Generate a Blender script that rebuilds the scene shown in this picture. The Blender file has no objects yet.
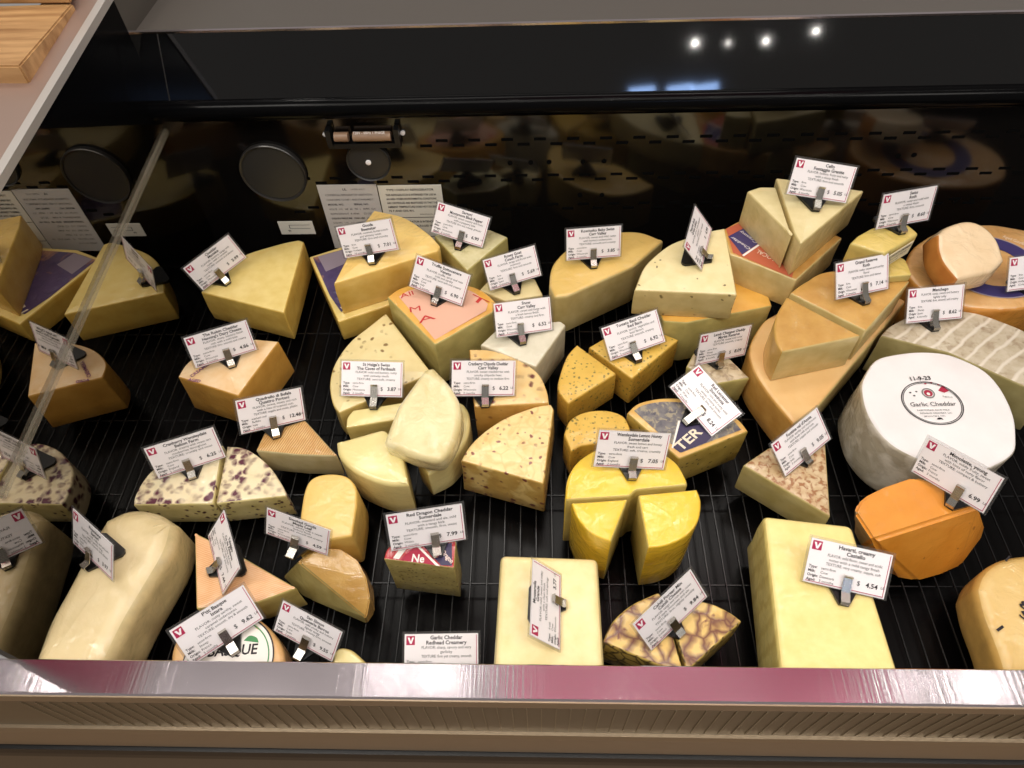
import bpy, bmesh, math, random
import numpy as np
from mathutils import Matrix, Vector
random.seed(7)
scene = bpy.context.scene
COL = scene.collection

# ------------------------------------------------------------------ camera
F_PX, PITCH, YAW, ROLL, CAM_Z = 708.7, math.radians(52.124), math.radians(3.530), math.radians(3.016), 0.885
CAM = np.array([0, 0, CAM_Z])
def cam_axes():
    cy, sy = math.cos(YAW), math.sin(YAW); cp, sp = math.cos(PITCH), math.sin(PITCH)
    f0 = np.array([-sy, cy, 0]); r0 = np.array([cy, sy, 0]); u0 = np.array([0, 0, 1.])
    f = cp*f0 - sp*u0; d = -(cp*u0 + sp*f0); c, s = math.cos(ROLL), math.sin(ROLL)
    return np.array([c*r0 + s*d, -s*r0 + c*d, f])          # rows: right, down, forward
CM = cam_axes()
cd = bpy.data.cameras.new('camera'); cam = bpy.data.objects.new('camera', cd); COL.objects.link(cam)
cd.sensor_width = 36; cd.lens = 36*F_PX/1024; cd.clip_start = .02
cam.matrix_world = Matrix([[CM[0][i], -CM[1][i], -CM[2][i], CAM[i]] for i in range(3)] + [[0, 0, 0, 1]])
scene.camera = cam
# survey helpers: sight line through a measured point of the photograph, met with a real plane of the case
def ray(x, y): return CM.T @ np.array([(x-512)/F_PX, (y-384)/F_PX, 1.])
def at_plane(x, y, p0, n):
    d = ray(x, y); return CAM + d*(np.dot(np.asarray(p0)-CAM, n)/np.dot(d, n))
def at_z(x, y, z): return at_plane(x, y, (0, 0, z), (0, 0, 1.))
def at_y(x, y, Y): return at_plane(x, y, (0, Y, 0), (0, 1., 0))
def at_x(x, y, X): return at_plane(x, y, (X, 0, 0), (1., 0, 0))

# ------------------------------------------------------------------ materials
def lin(c):
    return tuple((v/255/12.92 if v/255 <= .04045 else ((v/255+.055)/1.055)**2.4) for v in c[:3]) + (1,)
def nmat(name):
    m = bpy.data.materials.new(name); m.use_nodes = True
    nt = m.node_tree; return m, nt, nt.nodes['Principled BSDF']
def plain(name, rgb, rough=.5, metal=0, spec=.5, coat=0, ior=1.5, bump=None, trans=0):
    m, nt, b = nmat(name)
    b.inputs['Base Color'].default_value = lin(rgb); b.inputs['Roughness'].default_value = rough
    b.inputs['Metallic'].default_value = metal; b.inputs['IOR'].default_value = ior
    b.inputs['Specular IOR Level'].default_value = spec
    b.inputs['Coat Weight'].default_value = coat; b.inputs['Transmission Weight'].default_value = trans
    if bump:
        tc = nt.nodes.new('ShaderNodeTexCoord'); mp = nt.nodes.new('ShaderNodeMapping'); no = nt.nodes.new('ShaderNodeTexNoise'); bu = nt.nodes.new('ShaderNodeBump')
        mp.inputs['Scale'].default_value = bump[0]; no.inputs['Scale'].default_value = 1; no.inputs['Detail'].default_value = 4
        bu.inputs['Strength'].default_value = bump[1]; bu.inputs['Distance'].default_value = .002
        nt.links.new(tc.outputs['Object'], mp.inputs['Vector']); nt.links.new(mp.outputs['Vector'], no.inputs['Vector'])
        nt.links.new(no.outputs['Fac'], bu.inputs['Height']); nt.links.new(bu.outputs['Normal'], b.inputs['Normal'])
    return m
def cheese(name, rgb, rgb2=None, ns=45, speck=None, vein=None, stripe=None, blotch=None, rough=.5, coat=.35, crinkle=.25, sss=.0, bump=.12):
    """speck=(rgb, scale, threshold)  vein=(rgb, scale, width)  stripe=(rgb, scale, angle, amount)  blotch=(rgb, scale, lo, hi)"""
    m, nt, b = nmat(name); N = nt.nodes; L = nt.links
    tc = N.new('ShaderNodeTexCoord'); V = tc.outputs['Object']
    def noise(sc, det=4, dist=0):
        n = N.new('ShaderNodeTexNoise'); n.inputs['Scale'].default_value = sc; n.inputs['Detail'].default_value = det
        n.inputs['Distortion'].default_value = dist; L.new(V, n.inputs['Vector']); return n.outputs['Fac']
    def ramp(fac, lo, hi):
        r = N.new('ShaderNodeMapRange'); r.inputs['From Min'].default_value = lo; r.inputs['From Max'].default_value = hi
        L.new(fac, r.inputs['Value']); return r.outputs['Result']
    def mix(fac, a, bcol):
        x = N.new('ShaderNodeMix'); x.data_type = 'RGBA'; L.new(fac, x.inputs['Factor'])
        if isinstance(a, tuple): x.inputs['A'].default_value = a
        else: L.new(a, x.inputs['A'])
        x.inputs['B'].default_value = bcol; return x.outputs['Result']
    c1 = lin(rgb); c2 = lin(rgb2 or tuple(int(v*.9) for v in rgb))
    col = mix(ramp(noise(ns), .35, .7), c1, c2)
    if blotch: col = mix(ramp(noise(blotch[1], 6, .6), blotch[2], blotch[3]), col, lin(blotch[0]))
    if stripe:
        mp = N.new('ShaderNodeMapping'); mp.inputs['Rotation'].default_value[2] = stripe[2]; L.new(V, mp.inputs['Vector'])
        w = N.new('ShaderNodeTexWave'); w.inputs['Scale'].default_value = stripe[1]; w.inputs['Distortion'].default_value = 2.5; w.inputs['Detail'].default_value = 3
        L.new(mp.outputs['Vector'], w.inputs['Vector']); col = mix(ramp(w.outputs['Fac'], stripe[3], min(1, stripe[3]+.45)), col, lin(stripe[0]))
    def vor(sc, feat):
        v = N.new('ShaderNodeTexVoronoi'); v.feature = feat; v.inputs['Scale'].default_value = sc
        nv = N.new('ShaderNodeTexNoise'); nv.inputs['Scale'].default_value = sc*.9; L.new(V, nv.inputs['Vector'])
        ad = N.new('ShaderNodeVectorMath'); ad.operation = 'MULTIPLY_ADD'; L.new(nv.outputs['Color'], ad.inputs[0])
        ad.inputs[1].default_value = (.9/sc,)*3; L.new(V, ad.inputs[2]); L.new(ad.outputs[0], v.inputs['Vector']); return v.outputs['Distance']
    if vein: col = mix(ramp(vor(vein[1], 'DISTANCE_TO_EDGE'), vein[2], 0), col, lin(vein[0]))
    if speck:
        sp = ramp(vor(speck[1], 'F1'), speck[2], speck[2]*.55)
        mk = ramp(noise(speck[1]*.33, 2), .38, .5); mu = N.new('ShaderNodeMath'); mu.operation = 'MULTIPLY'
        L.new(sp, mu.inputs[0]); L.new(mk, mu.inputs[1]); col = mix(mu.outputs[0], col, lin(speck[0]))
    L.new(col, b.inputs['Base Color']); b.inputs['Roughness'].default_value = rough
    b.inputs['Coat Weight'].default_value = min(1, coat*1.6); b.inputs['Coat Roughness'].default_value = .07; b.inputs['Coat IOR'].default_value = 1.6
    if sss:
        b.inputs['Subsurface Weight'].default_value = sss; b.inputs['Subsurface Radius'].default_value = (.01, .006, .002); b.inputs['Subsurface Scale'].default_value = .4
    if crinkle:                                      # cling film: wrinkled clear coat
        bu = N.new('ShaderNodeBump'); bu.inputs['Strength'].default_value = min(1, crinkle*1.5); bu.inputs['Distance'].default_value = .005
        L.new(noise(38, 5, 1.6), bu.inputs['Height']); L.new(bu.outputs['Normal'], b.inputs['Coat Normal'])
    if bump:
        b2 = N.new('ShaderNodeBump'); b2.inputs['Strength'].default_value = bump; b2.inputs['Distance'].default_value = .002
        L.new(noise(120, 4), b2.inputs['Height']); L.new(b2.outputs['Normal'], b.inputs['Normal'])
    return m

M = {}
M['black_gloss'] = plain('black_gloss', (6, 6, 7), .05, ior=1.5)
M['black_wall'] = plain('black_wall', (13, 11, 10), .1, ior=1.65)
M['black_soft'] = plain('black_soft', (16, 16, 17), .4)
M['dark_disc'] = plain('dark_disc', (40, 39, 38), .45)
M['hole'] = plain('hole', (2, 2, 2), .9, spec=.1)
M['nose'] = plain('nose_black', (7, 7, 8), .16, spec=.14, ior=1.3); M['mirror'] = plain('dark_mirror', (168, 164, 158), .015, metal=1)
M['wire'] = plain('wire', (13, 13, 14), .25, ior=1.45)
M['tray'] = plain('tray', (5, 4, 4), .25, ior=1.3, spec=.3)
M['steel'] = plain('steel', (206, 196, 202), .2, metal=1, bump=((260, 8, 60), .06))
M['steel_dull'] = plain('steel_dull', (176, 152, 140), .42, metal=.7); M['steel_edge'] = plain('steel_edge', (206, 200, 194), .4, metal=.6)
M['clip'] = plain('clip_metal', (184, 180, 172), .26, metal=1)
M['foot'] = plain('foot_black', (10, 10, 11), .3)
M['card'] = plain('card', (246, 241, 242), .35, coat=.25)
M['ink'] = plain('ink', (38, 34, 38), .6)
M['crimson'] = plain('crimson', (176, 30, 78), .5)
M['white'] = plain('white', (248, 244, 244), .5)
M['counter'] = plain('counter', (78, 73, 68), .35)
M['bezel'] = plain('bezel', (60, 58, 56), .3, metal=.5)
M['panel'] = plain('panel', (160, 142, 118), .34, metal=.6)
M['panel_brown'] = plain('panel_brown', (106, 93, 72), .3, metal=.3); M['rib'] = plain('rib', (150, 136, 112), .35, metal=.4)
M['panel_dark'] = plain('panel_dark', (70, 72, 72), .3, metal=.8)
M['sticker'] = plain('sticker', (222, 218, 206), .5)
M['sticker_grey'] = plain('sticker_grey', (196, 192, 188), .5)
M['acrylic'] = plain('acrylic', (92, 86, 72), .15, coat=.5)
M['floor'] = plain('floor_tan', (150, 122, 92), .5, bump=((6, 1, 1), .2))
M['rail_tint'] = plain('rail_tint', (214, 44, 112), .6)
nt = M['steel'].node_tree; b = nt.nodes['Principled BSDF']; b.inputs['Anisotropic'].default_value = .6; b.inputs['Roughness'].default_value = .16
tg = nt.nodes.new('ShaderNodeTangent'); tg.direction_type = 'RADIAL'; tg.axis = 'X'; nt.links.new(tg.outputs[0], b.inputs['Tangent'])
# sleeve: clear film that shows what lies behind
m, nt, b = nmat('sleeve'); tr = nt.nodes.new('ShaderNodeBsdfTransparent'); mx = nt.nodes.new('ShaderNodeMixShader')
b.inputs['Base Color'].default_value = lin((120, 118, 116)); b.inputs['Roughness'].default_value = .1; mx.inputs[0].default_value = .16
nt.links.new(tr.outputs[0], mx.inputs[1]); nt.links.new(b.outputs[0], mx.inputs[2]); nt.links.new(mx.outputs[0], nt.nodes['Material Output'].inputs[0]); M['sleeve'] = m
m, nt, b = nmat('clear_film'); tr = nt.nodes.new('ShaderNodeBsdfTransparent'); mx = nt.nodes.new('ShaderNodeMixShader')
b.inputs['Base Color'].default_value = lin((150, 142, 124)); b.inputs['Roughness'].default_value = .15; mx.inputs[0].default_value = .3
nt.links.new(tr.outputs[0], mx.inputs[1]); nt.links.new(b.outputs[0], mx.inputs[2]); nt.links.new(mx.outputs[0], nt.nodes['Material Output'].inputs[0]); M['film'] = m
# wood
m, nt, b = nmat('wood'); tc = nt.nodes.new('ShaderNodeTexCoord'); mp = nt.nodes.new('ShaderNodeMapping'); no = nt.nodes.new('ShaderNodeTexNoise'); cr = nt.nodes.new('ShaderNodeValToRGB')
mp.inputs['Scale'].default_value = (8, 70, 40); no.inputs['Scale'].default_value = .8; no.inputs['Detail'].default_value = 6
cr.color_ramp.elements[0].color = lin((128, 88, 48)); cr.color_ramp.elements[1].color = lin((186, 146, 98)); cr.color_ramp.elements[0].position = .3; cr.color_ramp.elements[1].position = .62
nt.links.new(tc.outputs['Object'], mp.inputs[0]); nt.links.new(mp.outputs[0], no.inputs['Vector']); nt.links.new(no.outputs['Fac'], cr.inputs[0]); nt.links.new(cr.outputs[0], b.inputs['Base Color']); M['wood'] = m

C = cheese
pale_herb = ((122, 110, 50), 150, .34)
cr_speck = ((88, 26, 50), 92, .66)
CH = {
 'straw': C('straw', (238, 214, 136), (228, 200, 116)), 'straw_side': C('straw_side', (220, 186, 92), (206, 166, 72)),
 'peach': C('peach', (228, 186, 128), (238, 210, 168), 30), 'peach_side': C('peach_side', (208, 156, 70), (196, 142, 58), 40, crinkle=.5),
 'brownrind': C('brownrind', (205, 158, 92), (222, 186, 124), 60, stripe=((168, 116, 58), 95, .35, .5)), 'ivory_side': C('ivory_side', (196, 182, 138), (182, 166, 118)),
 'cranb': C('cranb', (238, 224, 186), (230, 212, 168), speck=cr_speck), 'cranb_side': C('cranb_side', (214, 198, 140), (196, 180, 116), speck=((80, 44, 40), 95, .3)),
 'maroon': C('maroon', (110, 60, 56), (150, 104, 80), 70),
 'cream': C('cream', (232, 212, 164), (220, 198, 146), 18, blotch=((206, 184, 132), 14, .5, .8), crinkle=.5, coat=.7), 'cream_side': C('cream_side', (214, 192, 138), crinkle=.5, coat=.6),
 'salmon': C('salmon', (222, 160, 106), (232, 184, 134), 40, stripe=((236, 196, 150), 120, 1.2, .55)),
 'olive_side': C('olive_side', (196, 176, 106), (178, 156, 84)),
 'gold': C('gold', (226, 192, 112), (218, 180, 98), 25, coat=.8, crinkle=.8), 'gold_side': C('gold_side', (206, 166, 76)),
 'domewrap': C('domewrap', (200, 158, 86), (180, 134, 62), 25, coat=1, crinkle=1.0), 'dome_cut': C('dome_cut', (160, 146, 92), (140, 124, 70), crinkle=.5),
 'amber': C('amber', (240, 206, 124), (232, 192, 104), 25, coat=1, crinkle=.8), 'amber_side': C('amber_side', (232, 194, 104), (216, 172, 76), 30),
 'green': C('green', (216, 206, 160), (196, 184, 130), 40, blotch=((178, 168, 116), 60, .54, .66)), 'green_side': C('green_side', (196, 182, 112), (176, 162, 96)),
 'orange_rind': C('orange_rind', (222, 162, 62), (232, 180, 84), 30),
 'white': C('white', (222, 214, 190), (212, 204, 178), 60), 'white_side': C('white_side', (206, 196, 166), (190, 180, 150)),
 'ecru': C('ecru', (234, 216, 160), (226, 206, 146), speck=((138, 108, 58), 75, .3)), 'ecru_side': C('ecru_side', (208, 182, 110), (196, 168, 92)),
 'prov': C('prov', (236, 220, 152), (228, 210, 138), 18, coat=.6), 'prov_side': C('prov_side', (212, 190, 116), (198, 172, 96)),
 'provdome': C('provdome', (238, 224, 172), (218, 200, 140), 22, blotch=((240, 230, 186), 30, .55, .7), coat=1, crinkle=.9),
 'cranbor': C('cranbor', (230, 188, 116), (238, 208, 146), 30, speck=((104, 44, 36), 62, .38)), 'cranbor_side': C('cranbor_side', (202, 156, 78), (186, 138, 62), speck=((110, 52, 34), 66, .36)),
 'marble': C('marble', (240, 216, 152), (236, 206, 138), 40, vein=((232, 196, 128), 46, .1), blotch=((226, 186, 118), 45, .56, .7), speck=((136, 74, 60), 80, .24)), 'marble_side': C('marble_side', (204, 168, 90), (182, 142, 68), blotch=((226, 196, 122), 34, .5, .62), speck=((112, 56, 44), 80, .34)),
 'herb': C('herb', (226, 186, 84), (218, 174, 70), 30, speck=pale_herb), 'herb_side': C('herb_side', (206, 164, 64), (190, 146, 52), 30, speck=pale_herb, crinkle=.6),
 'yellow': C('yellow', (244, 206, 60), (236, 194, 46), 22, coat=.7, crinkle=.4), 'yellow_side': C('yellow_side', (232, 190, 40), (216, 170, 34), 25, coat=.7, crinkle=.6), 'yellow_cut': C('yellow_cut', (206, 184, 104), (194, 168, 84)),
 'olive_top': C('olive_top', (218, 170, 88), (228, 186, 104), 30), 'olive_herb': C('olive_herb', (180, 154, 76), (164, 138, 60), speck=((92, 80, 34), 110, .28)),
 'mottle': C('mottle', (206, 190, 158), (178, 156, 120), 60, blotch=((150, 128, 96), 90, .5, .62)),
 'pearl': C('pearl', (240, 224, 172), (232, 214, 156), speck=((110, 92, 60), 58, .16)), 'pearl_side': C('pearl_side', (206, 186, 128), (190, 168, 108), speck=((120, 104, 60), 60, .16)),
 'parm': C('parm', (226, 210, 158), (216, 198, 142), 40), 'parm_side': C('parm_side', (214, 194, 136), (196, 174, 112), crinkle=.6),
 'butteryel': C('butteryel', (222, 196, 110), (212, 184, 92), 30, coat=.9, crinkle=.8), 'butteryel_side': C('butteryel_side', (214, 192, 108), crinkle=.6),
 'tan_top': C('tan_top', (206, 160, 84), (188, 138, 62), 35, bump=.3), 'tan_side': C('tan_side', (212, 190, 128), (198, 172, 104)), 'tan_rind': C('tan_rind', (216, 174, 92), (200, 154, 70)),
 'gouda': C('gouda', (230, 194, 110), (222, 182, 92), 20, coat=.6, crinkle=.5), 'wheel': C('wheel', (230, 190, 128), (222, 174, 108), 18), 'wheel_side': C('wheel_side', (212, 162, 84), (196, 142, 64)),
 'round': C('round', (222, 176, 116), (212, 160, 92), 30, coat=.8, crinkle=.7), 'round_side': C('round_side', (220, 152, 62), (204, 134, 48), coat=.8, crinkle=.8),
 'peachcut': C('peachcut', (238, 212, 172), (230, 200, 156), 30, coat=.7, crinkle=.7), 'burnt': C('burnt', (206, 136, 62), (190, 112, 46), 30),
 'grey_rind': C('grey_rind', (200, 188, 164), (178, 162, 134), 70, blotch=((156, 136, 110), 75, .52, .7), stripe=((220, 210, 192), 15, .9, .8)), 'grey_side': C('grey_side', (178, 164, 112), (160, 146, 92)),
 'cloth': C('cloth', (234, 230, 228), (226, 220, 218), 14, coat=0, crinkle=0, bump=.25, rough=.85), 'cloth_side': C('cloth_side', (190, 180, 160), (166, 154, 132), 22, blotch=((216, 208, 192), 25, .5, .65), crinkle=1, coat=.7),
 'mimo': C('mimo', (226, 150, 52), (218, 138, 40), 25, speck=((150, 84, 30), 40, .12), coat=.35, crinkle=.3), 'mimo_rind': C('mimo_rind', (206, 172, 120), (190, 150, 96)),
 'hand': C('hand', (226, 192, 122), (218, 180, 104), 22, coat=.8, crinkle=.7), 'hand_side': C('hand_side', (204, 162, 86)),
 'rust': C('rust', (212, 190, 152), (188, 154, 108), 60, blotch=((158, 108, 66), 150, .48, .62)), 'rust_side': C('rust_side', (200, 184, 126), (182, 164, 100)),
 'butter': C('butter', (248, 228, 170), (240, 218, 154), 60, coat=.25, crinkle=.3), 'butter_side': C('butter_side', (228, 210, 150), stripe=((214, 194, 130), 70, 0, .6)),
 'havarti': C('havarti', (246, 226, 150), (238, 216, 136), 60, coat=.3, crinkle=.3), 'havarti_side': C('havarti_side', (222, 204, 128), (208, 188, 108), stripe=((204, 182, 104), 60, .3, .6)),
 'porter': C('porter', (232, 198, 122), (224, 186, 104), 40, vein=((108, 58, 44), 42, .22), blotch=((126, 74, 60), 55, .56, .66)), 'porter_side': C('porter_side', (198, 170, 90), (180, 150, 72), vein=((60, 42, 30), 60, .14)),
 'redwax': C('redwax', (186, 26, 36), (168, 18, 28), 20, coat=.7), 'mustard': C('mustard', (184, 166, 102), (168, 148, 82), 60, speck=((116, 98, 48), 170, .32), bump=.3),
 'basque': C('basque', (224, 178, 118), (212, 156, 92), 40, coat=.8, crinkle=.7),
}
P_PURPLE = cheese('print_purple', (84, 66, 108), (66, 52, 96), 40, blotch=((168, 120, 96), 22, .54, .62), crinkle=.6, coat=.6); P_LILAC = plain('print_lilac', (150, 138, 150), .5); P_PINK = plain('print_pink', (226, 176, 150), .5)
P_RED = plain('print_red', (196, 52, 48), .5); P_ORANGE = plain('print_orange', (188, 96, 66), .45, coat=.4); P_BLUE = plain('print_blue', (62, 54, 104), .4, coat=.4)
P_CREAM = plain('print_cream', (236, 220, 196), .5); P_INK = plain('print_ink', (30, 24, 28), .6); P_GREEN = plain('print_green', (70, 140, 84), .5); P_STAMP = plain('print_stamp', (120, 60, 110), .6)
P_WHITE = plain('print_white', (238, 232, 224), .5); P_GREY = plain('print_grey', (120, 122, 118), .5); P_NAVY = plain('print_navy', (60, 52, 84), .45); P_CRIM = plain('print_crimson', (168, 30, 60), .5)
P_ART = cheese('print_art', (128, 124, 122), (88, 84, 96), 90, blotch=((160, 150, 128), 120, .5, .6), crinkle=0); P_PALEPINK = plain('print_palepink', (238, 214, 204), .5); P_STICK = plain('print_sticker', (222, 212, 182), .5)

# ------------------------------------------------------------------ object helpers
def tag(o, label=None, cat=None, group=None, kind=None):
    for k, v in (('label', label), ('category', cat), ('group', group), ('kind', kind)):
        if v: o[k] = v
    return o
def link(name, me, mats=(), parent=None, mat=None):
    o = bpy.data.objects.new(name, me); COL.objects.link(o)
    if me is not None:
        for m_ in mats: me.materials.append(m_)
    if parent is not None: o.parent = parent
    if mat is not None: o.matrix_basis = mat
    return o
def pymesh(name, verts, faces, smooth=None, idx=None):
    me = bpy.data.meshes.new(name); me.from_pydata([tuple(map(float, v)) for v in verts], [], faces); me.update()
    if idx: me.polygons.foreach_set('material_index', idx)
    if smooth is not None:
        me.polygons.foreach_set('use_smooth', [True]*len(me.polygons)); me.set_sharp_from_angle(angle=math.radians(smooth))
    return me
class MB:
    """collects boxes, tubes and lathes of ONE object"""
    def __init__(s): s.v, s.f, s.i = [], [], []
    def add(s, vs, fs, mi=0):
        n = len(s.v); s.v += [tuple(map(float, v)) for v in vs]; s.f += [tuple(n+k for k in f) for f in fs]; s.i += [mi]*len(fs)
    def box(s, x0, x1, y0, y1, z0, z1, mi=0):
        s.add([(x, y, z) for x in (x0, x1) for y in (y0, y1) for z in (z0, z1)], [(0, 1, 3, 2), (4, 6, 7, 5), (0, 4, 5, 1), (2, 3, 7, 6), (0, 2, 6, 4), (1, 5, 7, 3)], mi)
    def tube(s, pts, r, seg=6, mi=0):
        pts = [np.asarray(p, float) for p in pts]; rings = []
        for k, p in enumerate(pts):
            t = pts[min(k+1, len(pts)-1)] - pts[max(k-1, 0)]; t /= np.linalg.norm(t)
            a = np.cross(t, (0, 0, 1.) if abs(t[2]) < .9 else (1., 0, 0)); a /= np.linalg.norm(a); b_ = np.cross(t, a)
            rings.append([p + r*(math.cos(2*math.pi*j/seg)*a + math.sin(2*math.pi*j/seg)*b_) for j in range(seg)])
        fs = [(k*seg+j, k*seg+(j+1) % seg, (k+1)*seg+(j+1) % seg, (k+1)*seg+j) for k in range(len(pts)-1) for j in range(seg)]
        fs += [tuple(range(seg))[::-1], tuple((len(pts)-1)*seg+j for j in range(seg))]
        s.add([v for q in rings for v in q], fs, mi)
    def disc_y(s, cx, y, cz, prof, seg=40, mi=0, sx=1):
        """lathe about the y axis; prof = [(radius, y offset)]"""
        n = len(prof); vs = [(cx+r*math.cos(2*math.pi*j/seg)*sx, y+d, cz+r*math.sin(2*math.pi*j/seg)) for r, d in prof for j in range(seg)]
        fs = [(k*seg+j, k*seg+(j+1) % seg, (k+1)*seg+(j+1) % seg, (k+1)*seg+j) for k in range(n-1) for j in range(seg)]
        fs.append(tuple((n-1)*seg+j for j in range(seg))); s.add(vs, fs, mi)
    def prism_x(s, prof, x0, x1, mi=0):
        n = len(prof); vs = [(x0, y, z) for y, z in prof] + [(x1, y, z) for y, z in prof]
        fs = [(k, (k+1) % n, n+(k+1) % n, n+k) for k in range(n)] + [tuple(range(n))[::-1], tuple(range(n, 2*n))]; s.add(vs, fs, mi)
    def build(s, name, mats, parent=None, smooth=None, mat=None):
        return link(name, pymesh(name, s.v, s.f, smooth, s.i), mats if isinstance(mats, (list, tuple)) else [mats], parent, mat)

_tc = {}
def text_geo(txt, bold=False):
    """vertices and faces of a text line of height 1, starting at x=0 on the baseline"""
    k = (txt, bold)
    if k not in _tc:
        cu = bpy.data.curves.new('t', 'FONT'); cu.body = txt; cu.size = 1; cu.resolution_u = 2; cu.fill_mode = 'FRONT'
        if bold: cu.offset = .022
        o = bpy.data.objects.new('t', cu); COL.objects.link(o)
        dg = bpy.context.evaluated_depsgraph_get(); me = bpy.data.meshes.new_from_object(o.evaluated_get(dg))
        v = np.array([x.co[:] for x in me.vertices]) if len(me.vertices) else np.zeros((0, 3)); f = [tuple(p.vertices) for p in me.polygons]
        bpy.data.objects.remove(o); bpy.data.curves.remove(cu); bpy.data.meshes.remove(me)
        _tc[k] = (v, f, (v[:, 0].max() if len(v) else 0))
    return _tc[k]
def put_text(mb, txt, x, y, h, bold=False, align='L', z=0., maxw=None, mi=0, sx=1.):
    v, f, w = text_geo(txt, bold)
    if not len(v): return
    if maxw and w*h*sx > maxw: sx = maxw/(w*h)
    off = {'L': 0, 'C': -w*h*sx/2, 'R': -w*h*sx}[align]
    mb.add(np.c_[v[:, 0]*h*sx + x + off, v[:, 1]*h + y, np.full(len(v), z)], f, mi)

# ------------------------------------------------------------------ the setting
XL, YW = -.593, 1.0                                   # end panel plane, back wall plane
XR = 1.25
def struct(mb, name, mats, smooth=None):
    return tag(mb.build(name, mats, smooth=smooth), kind='structure')
w = MB(); w.box(XL-.02, XR, YW, YW+.03, -.06, .31, 0)
for zc in (.228, .160, .100):                         # rows of air slots and screw holes pressed into the wall
    k = 0; x = -.18 if zc > .2 else -.42
    while x < XR-.05:
        z = zc + (.0045 if k % 2 else -.0045); w.box(x-.0095, x+.0095, YW-.0006, YW+.001, z-.0024, z+.0024, 1); x += .0262; k += 1
for (px, py) in ((530.7, 162.5), (583, 161.5), (604, 161), (549, 162), (510, 163), (898, 156), (914, 155), (955, 201), (972, 200), (580, 195), (602, 195)):
    p = at_y(px, py, YW); w.disc_y(p[0], YW-.0007, p[2], [(.0042, .001), (.0042, 0)], 12, 1)
struct(w, 'wall_back', [M['black_wall'], M['hole']])
# end panel: top edge runs from the back down to the front
ca, cb = at_x(105, 0, XL), at_x(0, 175, XL)
def on_cap(Y, a=ca, b=cb): t = (Y-a[1])/(b[1]-a[1]); return a[2]+(b[2]-a[2])*t
w = MB(); w.prism_x([(.236, -.1), (.236, on_cap(.236)), (YW+.45, on_cap(YW+.45)), (YW+.45, -.1)], XL-.012, XL); struct(w, 'wall_left', M['mirror'])
capw = .075
w = MB(); w.prism_x([(.236, on_cap(.236)-.012), (.236, on_cap(.236)+.001), (YW+.45, on_cap(YW+.45)+.001), (YW+.45, on_cap(YW+.45)-.012)], XL-.012-capw, XL-.008)
struct(w, 'trim_1', M['steel_dull'])
w = MB(); w.prism_x([(.236, on_cap(.236)-.008), (.236, on_cap(.236)+.0025), (YW+.45, on_cap(YW+.45)+.0025), (YW+.45, on_cap(YW+.45)-.008)], XL-.0075, XL+.0035)
struct(w, 'trim_2', M['steel_edge'])
q = [at_x(165, 124, XL), at_x(36, 129, XL), at_x(93, 27, XL), np.array([XL, YW+.02, on_cap(YW+.02)-.008]), np.array([XL, YW+.02, at_x(165, 124, XL)[2]])]
w = MB(); w.add([(XL+e, p[1], p[2]) for e in (.0003, .0012) for p in q], [(4, 3, 2, 1, 0), (5, 6, 7, 8, 9)] + [(k, (k+1) % 5, 5+(k+1) % 5, 5+k) for k in range(5)]); struct(w, 'mirror_mask', M['nose'])  # added black plate, keeps mirrored lamps out of the upper end panel
# thin clear strip on the end panel
sa, sb = at_x(165, 131, XL), at_x(0, 497, XL)
w = MB(); dz = .0042
w.add([(XL+e, p[1], p[2]+q) for e in (.0002, .005) for p, q in ((sa, dz), (sa, -dz), (sb, -dz*.9), (sb, dz*.9))], [(0, 1, 2, 3), (4, 7, 6, 5), (0, 4, 5, 1), (2, 6, 7, 3), (0, 3, 7, 4), (1, 5, 6, 2)])
struct(w, 'trim_3', M['film'])
# nose, sloping glossy fascia and counter top at the back
zn = at_y(560, 119.5, YW-.025)[2]; zn2 = at_y(560, 99, YW-.025)[2]
nr, nc = (zn2-zn)/2, (zn+zn2)/2
w = MB(); w.prism_x([(YW-.025+nr*(1-math.sin(a)), nc-nr*math.cos(a)) for a in np.linspace(0, math.pi, 14)] + [(YW+.03, zn2), (YW+.03, zn)], XL, XR); struct(w, 'trim_4', M['nose'], 40)
sl = math.radians(60); y0, z0 = YW-.025+nr, zn2+.0003
n = FN = np.array([0, -math.sin(sl), math.cos(sl)]); FP0 = (0, y0, z0); top = at_plane(560, 24, (0, y0, z0), n)
w = MB(); w.prism_x([(y0, z0), (top[1], top[2]), (top[1]+.06, top[2]), (y0+.05, z0)], XL, XR); struct(w, 'trim_5', M['black_gloss'])
w = MB(); w.prism_x([(top[1]-.0015, top[2]), (top[1]-.0015, top[2]+.003), (top[1]+.004, top[2]+.003), (top[1]+.004, top[2])], XL, XR); struct(w, 'trim_6', M['steel'])
w = MB(); w.box(XL, XR, top[1]+.004, top[1]+.8, top[2]-.02, top[2]+.002); struct(w, 'trim_7', M['counter'])
w = MB(); p1 = at_plane(157, 32, (0, y0, z0), n)[0]; w.prism_x([(y0-.0008, z0), (top[1]-.0008, top[2]), (top[1]+.002, top[2]), (y0+.002, z0)], p1-.0008, p1+.0008); struct(w, 'trim_8', M['bezel'])
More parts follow.
